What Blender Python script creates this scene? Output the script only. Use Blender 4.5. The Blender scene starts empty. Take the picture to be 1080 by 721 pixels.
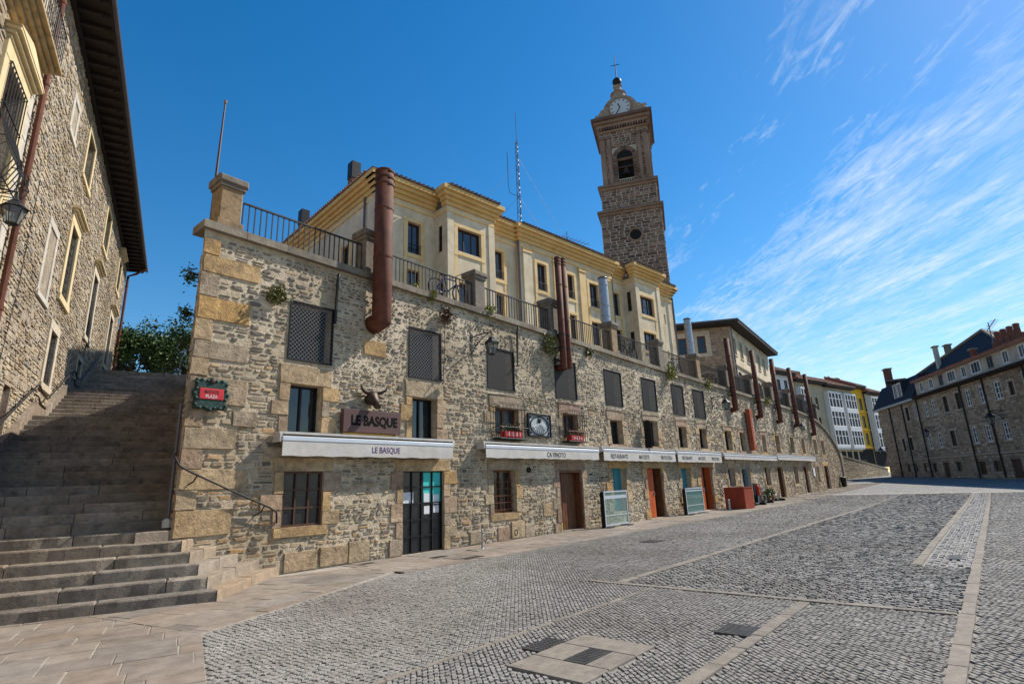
import bpy, bmesh, math, random
import numpy as np
from mathutils import Vector, Matrix
R = math.radians
random.seed(7); rng = np.random.default_rng(7)
scene = bpy.context.scene
COL = scene.collection

# ------------------------------------------------------------------ camera
EYE = Vector((0, 0, 1.6))
YAW, PIT, ROL = R(49.97), R(14.67), R(-2.19)
fwd = Vector((math.sin(YAW)*math.cos(PIT), math.cos(YAW)*math.cos(PIT), math.sin(PIT)))
rgt = Vector((math.cos(YAW), -math.sin(YAW), 0)); upv = rgt.cross(fwd)
r2 = rgt*math.cos(ROL) + upv*math.sin(ROL); u2 = upv*math.cos(ROL) - rgt*math.sin(ROL)
cam = bpy.data.cameras.new('camera'); cam.sensor_width = 36; cam.lens = 580.9/1080*36
cam.clip_start = 0.1; cam.clip_end = 3000
camo = bpy.data.objects.new('camera', cam); COL.objects.link(camo); scene.camera = camo
M = Matrix((r2, u2, -fwd)).transposed().to_4x4(); M.translation = EYE
camo.matrix_world = M

# ------------------------------------------------------------------ light, sky, exposure
SUN_AZ, SUN_EL = R(112.8), R(43.5)
SUN_STRENGTH, SKY_STRENGTH, EXPOSURE = 5.0, 0.08, 0.42
sd = Vector((math.sin(SUN_AZ)*math.cos(SUN_EL), math.cos(SUN_AZ)*math.cos(SUN_EL), math.sin(SUN_EL)))
sl = bpy.data.lights.new('sun', 'SUN'); sl.energy = SUN_STRENGTH; sl.angle = R(0.5); sl.color = (1, .93, .82)
so = bpy.data.objects.new('sun', sl); COL.objects.link(so); so.rotation_euler = sd.to_track_quat('Z', 'Y').to_euler()
so.location = (30, -30, 60)

def nodes_of(tree):
    n, l = tree.nodes, tree.links
    def N(t, **kw):
        x = n.new(t)
        for k, v in kw.items():
            if k.startswith('i_'): x.inputs[k[2:].replace('_', ' ')].default_value = v
            else: setattr(x, k, v)
        return x
    def L(a, b): l.new(a, b)
    return N, L

world = bpy.data.worlds.new('World'); scene.world = world; world.use_nodes = True
wt = world.node_tree; wt.nodes.clear(); N, L = nodes_of(wt)
def wmath(op, a, b=None, c=None):
    m = N('ShaderNodeMath', operation=op)
    for i, x in enumerate((a, b, c)):
        if x is None: continue
        if isinstance(x, (int, float)): m.inputs[i].default_value = x
        else: L(x, m.inputs[i])
    return m.outputs[0]
sky = N('ShaderNodeTexSky', sky_type='NISHITA', sun_disc=False, sun_elevation=SUN_EL, sun_rotation=SUN_AZ,
        altitude=500, air_density=1.25, dust_density=0.25, ozone_density=3.0)
hs = N('ShaderNodeHueSaturation'); hs.inputs['Hue'].default_value = 0.4995; hs.inputs['Saturation'].default_value = 1.40; hs.inputs['Value'].default_value = 1.38
L(sky.outputs[0], hs.inputs['Color'])
tc = N('ShaderNodeTexCoord'); sep = N('ShaderNodeSeparateXYZ'); L(tc.outputs['Generated'], sep.inputs[0])
zz = wmath('MAXIMUM', sep.outputs[2], 0.03)
px = wmath('DIVIDE', sep.outputs[0], zz); py = wmath('DIVIDE', sep.outputs[1], zz)
al = wmath('ADD', wmath('MULTIPLY', px, .76), wmath('MULTIPLY', py, .65))      # along the cirrus streaks
ac = wmath('SUBTRACT', wmath('MULTIPLY', px, .65), wmath('MULTIPLY', py, .76)) # across them
cv = N('ShaderNodeCombineXYZ'); L(wmath('MULTIPLY', al, 1.0), cv.inputs[0]); L(wmath('MULTIPLY', ac, 3.4), cv.inputs[1])
n1 = N('ShaderNodeTexNoise'); n1.inputs['Scale'].default_value = 1.5; n1.inputs['Detail'].default_value = 9; n1.inputs['Roughness'].default_value = .66; n1.inputs['Distortion'].default_value = .5
L(cv.outputs[0], n1.inputs['Vector'])
cv2 = N('ShaderNodeCombineXYZ'); L(wmath('MULTIPLY', al, 2.6), cv2.inputs[0]); L(wmath('MULTIPLY', ac, 9), cv2.inputs[1]); cv2.inputs[2].default_value = 3.1
n2 = N('ShaderNodeTexNoise'); n2.inputs['Scale'].default_value = 2.2; n2.inputs['Detail'].default_value = 8; n2.inputs['Roughness'].default_value = .7; n2.inputs['Distortion'].default_value = .9
L(cv2.outputs[0], n2.inputs['Vector'])
def mrange(x, a, b, c=0., d=1., smooth=True):
    m = N('ShaderNodeMapRange'); m.interpolation_type = 'SMOOTHSTEP' if smooth else 'LINEAR'
    L(x, m.inputs['Value'])
    for k, v in zip(('From Min', 'From Max', 'To Min', 'To Max'), (a, b, c, d)): m.inputs[k].default_value = v
    return m.outputs['Result']
big = mrange(ac, .66, 1.45)
wisp = wmath('MULTIPLY', mrange(ac, .55, .72), mrange(ac, .98, .78)); wisp = wmath('MULTIPLY', wisp, .66)
mask = wmath('MAXIMUM', big, wisp)
d1 = wmath('ADD', wmath('MULTIPLY', n1.outputs[0], .5), wmath('MULTIPLY', n2.outputs[0], .5))
thr = wmath('SUBTRACT', .66, wmath('MULTIPLY', mask, .27))
n3 = N('ShaderNodeTexNoise'); n3.inputs['Scale'].default_value = 1.1; n3.inputs['Detail'].default_value = 4; n3.inputs['Distortion'].default_value = .8; L(cv.outputs[0], n3.inputs['Vector'])
dens = wmath('MULTIPLY', wmath('MULTIPLY', wmath('SUBTRACT', d1, thr), 2.5), mrange(n3.outputs[0], .3, .68, .35, 1.25))
dens = wmath('MULTIPLY', wmath('MINIMUM', wmath('MAXIMUM', dens, 0), .72), wmath('MINIMUM', wmath('MULTIPLY', mask, 2.2), 1))
mixc = N('ShaderNodeMix', data_type='RGBA'); L(dens, mixc.inputs[0]); L(hs.outputs[0], mixc.inputs[6]); mixc.inputs[7].default_value = (8.4, 9.3, 10.0, 1)
bg = N('ShaderNodeBackground'); bg.inputs[1].default_value = SKY_STRENGTH; L(mixc.outputs[2], bg.inputs[0])
wo = N('ShaderNodeOutputWorld'); L(bg.outputs[0], wo.inputs[0])

scene.view_settings.view_transform = 'Standard'; scene.view_settings.look = 'None'
scene.view_settings.exposure = EXPOSURE; scene.view_settings.gamma = 1
scene.view_settings.use_curve_mapping = False
scene.cycles.max_bounces = 6; scene.cycles.use_denoising = True

# ------------------------------------------------------------------ materials
def new_mat(name):
    m = bpy.data.materials.new(name); m.use_nodes = True; m.node_tree.nodes.clear()
    N, L = nodes_of(m.node_tree)
    b = N('ShaderNodeBsdfPrincipled'); o = N('ShaderNodeOutputMaterial'); L(b.outputs[0], o.inputs[0])
    return m, N, L, b
def col4(c): return (c[0], c[1], c[2], 1)
def surf(name, cols, rough=.85, nscale=6., namt=.35, bump=.3, bscale=40., metal=0., island=True, spec=.3, stain_or_shade=None, bdist=.02, macro=None):
    """per-island colour from a ramp, times soft noise, with fine bump"""
    m, N, L, b = new_mat(name)
    tc = N('ShaderNodeTexCoord')
    if not isinstance(cols[0], (tuple, list)): cols = [cols]
    if len(cols) > 1:
        rp = N('ShaderNodeValToRGB'); rp.color_ramp.interpolation = 'LINEAR'
        el = rp.color_ramp.elements
        while len(el) < len(cols): el.new(.5)
        for i, c in enumerate(cols): el[i].position = i/(len(cols)-1); el[i].color = col4(c)
        if island:
            g = N('ShaderNodeNewGeometry'); L(g.outputs['Random Per Island'], rp.inputs[0])
        else:
            nn = N('ShaderNodeTexNoise'); nn.inputs['Scale'].default_value = nscale*.35; nn.inputs['Detail'].default_value = 5
            L(tc.outputs['Object'], nn.inputs['Vector'])
            mr = N('ShaderNodeMapRange'); mr.inputs[1].default_value = .3; mr.inputs[2].default_value = .7; L(nn.outputs[0], mr.inputs[0]); L(mr.outputs[0], rp.inputs[0])
        c0 = rp.outputs[0]
    else:
        rgb = N('ShaderNodeRGB'); rgb.outputs[0].default_value = col4(cols[0]); c0 = rgb.outputs[0]
    if namt > 0:
        nz = N('ShaderNodeTexNoise'); nz.inputs['Scale'].default_value = nscale; nz.inputs['Detail'].default_value = 8; nz.inputs['Roughness'].default_value = .65
        L(tc.outputs['Object'], nz.inputs['Vector'])
        mr = N('ShaderNodeMapRange'); mr.inputs[1].default_value = .25; mr.inputs[2].default_value = .75
        mr.inputs[3].default_value = 1-namt; mr.inputs[4].default_value = 1+namt; L(nz.outputs[0], mr.inputs[0])
        mx = N('ShaderNodeMix', data_type='RGBA', blend_type='MULTIPLY'); mx.inputs[0].default_value = 1
        L(c0, mx.inputs[6]); L(mr.outputs[0], mx.inputs[7]); c0 = mx.outputs[2]
    if stain_or_shade:
        ns = N('ShaderNodeTexNoise'); ns.inputs['Scale'].default_value = stain_or_shade[1]; ns.inputs['Detail'].default_value = 6; ns.inputs['Roughness'].default_value = .7
        L(tc.outputs['Object'], ns.inputs['Vector'])
        ms = N('ShaderNodeMapRange'); ms.inputs[1].default_value = stain_or_shade[2]; ms.inputs[2].default_value = stain_or_shade[2]+.14; ms.inputs[4].default_value = stain_or_shade[3]; L(ns.outputs[0], ms.inputs[0])
        mx2 = N('ShaderNodeMix', data_type='RGBA'); L(ms.outputs[0], mx2.inputs[0]); L(c0, mx2.inputs[6]); mx2.inputs[7].default_value = col4(stain_or_shade[0]); c0 = mx2.outputs[2]
    if macro:      # broad weathering: patches and faint run-down streaks
        mp = N('ShaderNodeMapping'); mp.inputs['Scale'].default_value = (1, 1, macro[2] if len(macro) > 2 else 1); L(tc.outputs['Object'], mp.inputs[0])
        nm = N('ShaderNodeTexNoise'); nm.inputs['Scale'].default_value = macro[0]; nm.inputs['Detail'].default_value = 5; nm.inputs['Roughness'].default_value = .6; L(mp.outputs[0], nm.inputs['Vector'])
        mm = N('ShaderNodeMapRange'); mm.inputs[1].default_value = .3; mm.inputs[2].default_value = .7; mm.inputs[3].default_value = 1-macro[1]; mm.inputs[4].default_value = 1+macro[1]*.6; L(nm.outputs[0], mm.inputs[0])
        cr_ = N('ShaderNodeMix', data_type='RGBA', blend_type='MULTIPLY'); cr_.inputs[0].default_value = 1; L(c0, cr_.inputs[6])
        tint = N('ShaderNodeCombineColor'); L(mm.outputs[0], tint.inputs[0]); m2 = N('ShaderNodeMath', operation='POWER'); m2.inputs[1].default_value = 1.12; L(mm.outputs[0], m2.inputs[0]); L(m2.outputs[0], tint.inputs[1]); m3 = N('ShaderNodeMath', operation='POWER'); m3.inputs[1].default_value = 1.3; L(mm.outputs[0], m3.inputs[0]); L(m3.outputs[0], tint.inputs[2])
        L(tint.outputs[0], cr_.inputs[7]); c0 = cr_.outputs[2]
    L(c0, b.inputs['Base Color'])
    b.inputs['Roughness'].default_value = rough; b.inputs['Metallic'].default_value = metal; b.inputs['Specular IOR Level'].default_value = spec
    if bump > 0:
        nb = N('ShaderNodeTexNoise'); nb.inputs['Scale'].default_value = bscale; nb.inputs['Detail'].default_value = 7; nb.inputs['Roughness'].default_value = .7
        L(tc.outputs['Object'], nb.inputs['Vector'])
        bp = N('ShaderNodeBump'); bp.inputs['Strength'].default_value = bump; bp.inputs['Distance'].default_value = bdist
        L(nb.outputs[0], bp.inputs['Height']); L(bp.outputs[0], b.inputs['Normal'])
    return m
def glass_mat(name, c=(.012, .016, .02), rough=.06, spec=.8):
    m, N, L, b = new_mat(name)
    b.inputs['Base Color'].default_value = col4(c); b.inputs['Roughness'].default_value = rough; b.inputs['Specular IOR Level'].default_value = spec
    tc = N('ShaderNodeTexCoord'); nb = N('ShaderNodeTexNoise'); nb.inputs['Scale'].default_value = 1.5; L(tc.outputs['Object'], nb.inputs['Vector'])
    bp = N('ShaderNodeBump'); bp.inputs['Strength'].default_value = .25; bp.inputs['Distance'].default_value = .03; L(nb.outputs[0], bp.inputs['Height']); L(bp.outputs[0], b.inputs['Normal'])
    return m
def grille_mat(name, az, c, pitch, thick):
    """woven wire mesh: a real see-through lattice by transparency, on a surface running along azimuth az"""
    m, N, L, b = new_mat(name)
    b.inputs['Base Color'].default_value = col4(c); b.inputs['Roughness'].default_value = .6; b.inputs['Metallic'].default_value = .3
    tc = N('ShaderNodeTexCoord'); mp = N('ShaderNodeMapping'); mp.inputs['Rotation'].default_value = (0, 0, az - math.pi/2); L(tc.outputs['Object'], mp.inputs[0])
    sp = N('ShaderNodeSeparateXYZ'); L(mp.outputs[0], sp.inputs[0])
    def mth(op, a, bb):
        q = N('ShaderNodeMath', operation=op)
        for i, x in enumerate((a, bb)):
            if isinstance(x, (int, float)): q.inputs[i].default_value = x
            else: L(x, q.inputs[i])
        return q.outputs[0]
    a1 = mth('ADD', sp.outputs[0], sp.outputs[2]); a2 = mth('SUBTRACT', sp.outputs[0], sp.outputs[2])
    f1 = mth('LESS_THAN', mth('FRACT', mth('DIVIDE', a1, pitch), 0), thick); f2 = mth('LESS_THAN', mth('FRACT', mth('DIVIDE', a2, pitch), 0), thick)
    f = mth('MAXIMUM', f1, f2)
    tr = N('ShaderNodeBsdfTransparent'); ms = N('ShaderNodeMixShader'); L(f, ms.inputs[0]); L(tr.outputs[0], ms.inputs[1]); L(b.outputs[0], ms.inputs[2])
    out = [x for x in m.node_tree.nodes if x.type == 'OUTPUT_MATERIAL'][0]; L(ms.outputs[0], out.inputs[0])
    return m
def leaf_mat(name, cols):
    m = surf(name, cols, rough=.55, namt=.15, bump=0, spec=.3)
    nt = m.node_tree; b = [x for x in nt.nodes if x.type == 'BSDF_PRINCIPLED'][0]
    return m
m_rubble = surf('rubble stone', [(.09,.078,.066),(.39,.30,.20),(.18,.155,.13),(.46,.355,.235),(.27,.225,.175),(.44,.27,.13),(.49,.395,.275),(.13,.112,.10),(.42,.33,.22),(.31,.26,.20),(.53,.43,.30)], nscale=9, namt=.4, bump=.8, bscale=28, bdist=.03, macro=(.55, .34, .5))
m_mortar = surf('lime mortar', [(.47,.385,.265),(.56,.465,.335),(.37,.30,.21)], island=False, nscale=6, namt=.32, bump=1.0, bscale=16, bdist=.06, stain_or_shade=((.075,.065,.055), 12., .555, .85), macro=(.55, .34, .45))  # dark pockets: shade of deep pits painted into the mortar colour
m_rubbledark = surf('small dark rubble stone', [(.08,.072,.065),(.23,.195,.155),(.15,.132,.115),(.32,.265,.195),(.115,.105,.095),(.38,.315,.235),(.20,.175,.15),(.29,.205,.125),(.44,.375,.29)], nscale=9, namt=.4, bump=.8, bscale=28, bdist=.03, macro=(.5, .32, .35))
m_ashlar = surf('sandstone block', [(.44,.285,.13),(.42,.32,.20),(.30,.24,.175),(.49,.30,.115),(.36,.29,.205),(.30,.205,.14),(.41,.30,.185),(.34,.22,.16)], nscale=6, namt=.45, bump=.9, bscale=14, bdist=.05, stain_or_shade=((.15,.115,.085), 4., .54, .7), macro=(.9, .3))
m_coping = surf('weathered coping stone', [(.19,.16,.125),(.25,.21,.16),(.15,.13,.105)], nscale=5, namt=.4, bump=.6, bscale=18, stain_or_shade=((.24,.185,.06), 4.2, .56, .65), macro=(.8, .3))
m_pilwarm = surf('stained sandstone', [(.27,.18,.095),(.32,.22,.12),(.20,.135,.085)], island=False, nscale=4, namt=.45, bump=.6, bscale=18, stain_or_shade=((.07,.055,.035), 4., .50, .75))
m_pildark = surf('shade darkened pillar stone', [(.15,.125,.10),(.20,.165,.13),(.11,.095,.08)], island=False, nscale=4, namt=.4, bump=.6, bscale=18)  # shade on the pillars' left faces is put into this stone colour
m_palace = surf('palace rubble stone', [(.36,.29,.20),(.44,.37,.27),(.27,.22,.16),(.48,.39,.27),(.22,.20,.18),(.40,.29,.17),(.33,.29,.24),(.50,.43,.33)], nscale=8, namt=.35, bump=.8, bscale=26, bdist=.03, macro=(.4, .28, .5))
m_palmortar = surf('palace mortar', [(.33,.27,.20),(.44,.37,.28),(.24,.20,.15)], island=False, nscale=5, namt=.3, bump=1, bscale=14, bdist=.05, macro=(.4, .28, .5))
m_tower = surf('tower stone', [(.15,.085,.06),(.23,.14,.10),(.085,.052,.04),(.30,.195,.135),(.18,.11,.08),(.12,.072,.055)], nscale=5, namt=.35, bump=.8, bscale=14, bdist=.04, macro=(.3, .3))
m_crown = surf('pale tower crown stone', [(.30,.215,.15),(.36,.265,.19),(.24,.17,.12)], island=False, nscale=2.5, namt=.4, bump=.8, bscale=8, bdist=.06, stain_or_shade=((.11,.075,.055), 2.2, .52, .7))
m_towmortar = surf('tower mortar', [(.50,.42,.34),(.40,.33,.27)], island=False, nscale=3, namt=.3, bump=.5)
m_slatestone = surf('grey brown facade stone', [(.33,.245,.165),(.44,.34,.235),(.22,.17,.125),(.50,.395,.285),(.37,.285,.205)], nscale=3, namt=.45, bump=.7, bscale=12, bdist=.03, macro=(.25, .35, .6))
m_facmortar = surf('facade mortar', [(.28,.215,.155),(.21,.16,.115)], island=False, nscale=2, namt=.4, bump=.4)
m_cream = surf('weathered cream render', [(.61,.50,.33),(.68,.57,.40),(.52,.43,.29)], island=False, nscale=2.2, namt=.16, bump=.15, bscale=30, stain_or_shade=((.24,.22,.20), 1.6, .6, .5), macro=(.5, .2, .3))
m_yellow = surf('ochre yellow paint', [(.66,.45,.19),(.72,.52,.26),(.60,.40,.16)], island=False, nscale=2.5, namt=.14, bump=.1, stain_or_shade=((.34,.24,.12), 2.2, .62, .5))
m_cornice = surf('ochre cornice paint', [(.58,.36,.12),(.66,.44,.18)], island=False, nscale=2.5, namt=.14, bump=.1)
m_beige = surf('beige render', [(.42,.35,.22),(.47,.40,.27)], island=False, nscale=1.2, namt=.15, bump=.1)
m_yhouse = surf('bright yellow render', [(.72,.42,.02),(.66,.36,.02)], island=False, nscale=1., namt=.1, bump=.1)
m_white = surf('white paint', (.72,.71,.69), rough=.5, nscale=3, namt=.1, bump=0)
m_offwhite = surf('old white frame paint', (.46,.44,.41), rough=.6, nscale=5, namt=.2, bump=0)
m_cloth = surf('awning canvas', (.50,.475,.44), rough=.8, nscale=4, namt=.12, bump=.25, bscale=7, bdist=.03, stain_or_shade=((.42,.40,.37), 6., .6, .35), macro=(1.6, .16))
m_alu = surf('aluminium rail', (.55,.58,.63), rough=.4, nscale=3, namt=.1, bump=0, metal=.3)
m_darkmetal = surf('dark iron', (.018,.018,.02), rough=.5, nscale=20, namt=.3, bump=0, metal=.4)
m_wornmetal = surf('worn cast iron', [(.055,.052,.05),(.085,.08,.076)], island=False, rough=.5, nscale=20, namt=.3, bump=.2, metal=.3)
m_iron = surf('wrought iron black', (.022,.021,.022), rough=.6, nscale=20, namt=.3, bump=.1)
m_corten = surf('oxide red metal', [(.10,.034,.024),(.135,.05,.03),(.07,.027,.022)], island=False, rough=.72, nscale=4, namt=.35, bump=.25, bscale=30, spec=.2, stain_or_shade=((.16,.07,.03), 5., .57, .6), macro=(1.2, .35, .25))
m_redsign = surf('rust red sheet', [(.30,.065,.03),(.36,.09,.04)], island=False, rough=.6, nscale=3, namt=.25, bump=.15)
m_galv = surf('galvanised steel', (.34,.36,.38), rough=.42, nscale=5, namt=.3, bump=0, metal=.6)
m_wood = surf('dark varnished wood', [(.16,.06,.025),(.11,.045,.02)], island=False, rough=.5, nscale=4, namt=.35, bump=.2, bscale=30)
m_orange = surf('orange red door paint', [(.50,.10,.025),(.42,.075,.02)], island=False, rough=.5, nscale=3, namt=.25, bump=.15, bscale=20)
m_teal = surf('teal door paint', [(.03,.20,.24),(.025,.16,.2)], island=False, rough=.5, nscale=3, namt=.2, bump=.1)
m_bluedoor = surf('pale blue door', (.22,.33,.38), rough=.5, nscale=3, namt=.2, bump=.1)
m_shutter = surf('brown window wood', (.075,.035,.022), rough=.55, nscale=8, namt=.3, bump=.1)
m_redshut = surf('red brown shutter', (.13,.04,.03), rough=.6, nscale=8, namt=.3, bump=.1)
m_dark = surf('dark interior', (.012,.011,.01), rough=.9, nscale=3, namt=.3, bump=0)
m_glass = glass_mat('window glass'); m_glassdull = glass_mat('dull window glass', (.02,.02,.022), .2, .4)
m_tealposter = surf('turquoise poster', (.05,.50,.46), rough=.6, nscale=3, namt=.1, bump=0)
m_paper = surf('paper notice', (.62,.62,.63), rough=.8, nscale=9, namt=.2, bump=0)
m_tile = surf('red clay tile', [(.25,.095,.06),(.32,.14,.09),(.19,.08,.055)], nscale=4, namt=.3, bump=.4)
m_brick = surf('red brick', [(.19,.072,.045),(.14,.055,.036)], island=False, nscale=8, namt=.3, bump=.4)
m_slate = surf('blue grey slate', [(.022,.026,.036),(.032,.037,.048),(.017,.02,.027)], rough=.8, spec=.12, nscale=5, namt=.3, bump=.4)
m_eave = surf('dark eave wood', [(.018,.013,.011),(.03,.02,.016)], rough=.7, nscale=8, namt=.3, bump=.2)
m_gutter = surf('gutter metal', (.12,.11,.12), rough=.45, nscale=4, namt=.2, bump=0, metal=.4)
m_sett = surf('grey granite sett', [(.222,.205,.182),(.268,.249,.222),(.185,.172,.154),(.288,.267,.239),(.24,.223,.199),(.228,.212,.19)], nscale=5, namt=.28, bump=.6, bscale=45, bdist=.012, rough=.8, macro=(.45, .24))
m_settdark = surf('dark grey sett', [(.185,.173,.158),(.235,.22,.20),(.145,.136,.125),(.265,.249,.228),(.208,.195,.178)], nscale=5, namt=.28, bump=.6, bscale=45, bdist=.012, rough=.8, macro=(.5, .2))
m_settlong = surf('pale channel sett', [(.20,.194,.186),(.26,.252,.242)], nscale=5, namt=.3, bump=.6, bscale=45, bdist=.012)
m_joint = surf('sandy joint', [(.18,.162,.138),(.25,.228,.195),(.31,.285,.25)], island=False, nscale=4, namt=.35, bump=.6, bscale=30)
m_slab = surf('granite border slab', [(.20,.172,.14),(.23,.198,.16),(.175,.152,.125)], nscale=7, namt=.35, bump=.4, bscale=60, bdist=.01)
m_pave = surf('pink tan paving slab', [(.225,.188,.152),(.265,.222,.18),(.19,.165,.14),(.245,.193,.15),(.225,.20,.175)], nscale=4, namt=.32, bump=.5, bscale=35, bdist=.015, stain_or_shade=((.17,.14,.12), 2.5, .58, .55), macro=(.7, .25))
m_step = surf('worn step stone', [(.25,.21,.165),(.30,.25,.195),(.195,.17,.145),(.28,.215,.155)], nscale=4, namt=.42, bump=1.0, bscale=18, bdist=.04, stain_or_shade=((.09,.08,.07), 4.5, .53, .75), macro=(.9, .3))
m_leaf = leaf_mat('green leaf', [(.025,.06,.014),(.05,.10,.022),(.035,.075,.016),(.08,.125,.03),(.018,.042,.012)])
m_dryleaf = leaf_mat('dry wall plant', [(.10,.12,.03),(.17,.15,.05),(.07,.10,.025),(.20,.16,.07)])
m_brownleaf = leaf_mat('withered wall plant', [(.09,.055,.03),(.13,.08,.045),(.06,.04,.025)])
m_yelleaf = leaf_mat('yellow green weed', [(.20,.22,.03),(.28,.26,.04),(.12,.17,.03)])
m_bark = surf('tree bark', (.09,.07,.05), nscale=10, namt=.4, bump=.8)
m_red = surf('red enamel', (.55,.02,.02), rough=.4, nscale=5, namt=.15, bump=0)
m_redbox = surf('brick red planter paint', [(.28,.045,.022),(.33,.065,.028)], island=False, rough=.55, nscale=3, namt=.2, bump=.1)
m_greeniron = surf('dark green cast iron', [(.010,.028,.022),(.02,.05,.04),(.008,.018,.016)], island=False, rough=.4, nscale=30, namt=.5, bump=.5, bscale=60, metal=.2)
m_bronze = surf('dark bronze', [(.05,.035,.028),(.08,.05,.035)], island=False, rough=.45, nscale=20, namt=.4, bump=.4, metal=.4)
m_purple = surf('purple print', (.10,.05,.16), rough=.8, namt=0, bump=0)
m_ink = surf('black print', (.03,.03,.035), rough=.8, namt=0, bump=0)
m_relief = surf('blue grey relief', [(.30,.34,.36),(.42,.45,.45),(.24,.28,.30)], island=False, nscale=10, namt=.3, bump=.4)
m_blue = surf('blue enamel', (.06,.16,.42), rough=.4, namt=0, bump=0)
m_bluepaint = surf('blue bicycle paint', (.05,.12,.5), rough=.35, namt=.1, bump=0)
m_rubber = surf('black rubber', (.02,.02,.02), rough=.8, namt=.1, bump=0)
m_flower = surf('red geranium', [(.6,.02,.03),(.5,.03,.06),(.06,.13,.03)], rough=.7, namt=.1, bump=0)
m_clock = surf('clock face enamel', (.52,.54,.55), rough=.5, nscale=4, namt=.15, bump=0)
m_paneblack = glass_mat('dark gallery pane', (.012,.014,.017), .35, .12)
m_lampglass = glass_mat('lantern glass', (.18,.19,.2), .1, .6)
m_screen = None
def clear_glass(name, tint, alpha):
    m, N, L, b = new_mat(name)
    b.inputs['Base Color'].default_value = col4(tint); b.inputs['Roughness'].default_value = .05; b.inputs['Specular IOR Level'].default_value = .6
    tr = N('ShaderNodeBsdfTransparent'); tr.inputs[0].default_value = (.86, .93, .90, 1); ms = N('ShaderNodeMixShader'); ms.inputs[0].default_value = alpha
    L(tr.outputs[0], ms.inputs[1]); L(b.outputs[0], ms.inputs[2])
    out = [x for x in m.node_tree.nodes if x.type == 'OUTPUT_MATERIAL'][0]; L(ms.outputs[0], out.inputs[0])
    return m
m_screen = clear_glass('clear screen glass', (.35, .45, .42), .25)
m_screengreen = clear_glass('dusty green screen glass', (.10, .20, .18), .8)

# ------------------------------------------------------------------ geometry helpers
BASE = {}
def thing(name, label, cat, loc=(0, 0, 0), group=None):
    o = bpy.data.objects.new(name, None); COL.objects.link(o); o.location = loc; o.empty_display_size = .3
    o['label'] = label; o['category'] = cat
    if group: o['group'] = group
    BASE[o.name] = Vector(loc); return o
def tag(o, label, cat, group=None):
    o['label'] = label; o['category'] = cat
    if group: o['group'] = group
    return o
def base_of(p):
    while p.parent: p = p.parent
    return BASE[p.name]
def link_mesh(name, me, mat, parent=None, loc=None):
    o = bpy.data.objects.new(name, me); COL.objects.link(o)
    if mat: me.materials.append(mat)
    if parent is not None: o.parent = parent
    elif loc is not None: o.location = loc; BASE[o.name] = Vector(loc)
    else: BASE[o.name] = Vector((0, 0, 0))
    return o
class Fr:
    """u along, v up, n outward"""
    def __init__(s, o, az=None, U=None, V=(0, 0, 1)):
        s.o = Vector(o)
        s.U = Vector((math.sin(az), math.cos(az), 0)) if az is not None else Vector(U)
        s.V = Vector(V); s.n = s.U.cross(s.V); s.az = az
    def p(s, u, v, w=0): return s.o + s.U*u + s.V*v + s.n*w
    def off(s, du=0, dv=0, dw=0):
        f = Fr(s.p(du, dv, dw), U=s.U, V=s.V); f.az = s.az; return f
    def turn(s, u, w, side):
        """frame of a side face: side=-1 the face at the left end looking along -U, +1 the right end looking along +U"""
        f = Fr(s.p(u, 0, w), U=(s.n if side < 0 else -s.n), V=s.V); return f
GF = Fr((0, 0, 0), U=(1, 0, 0), V=(0, 1, 0))
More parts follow.
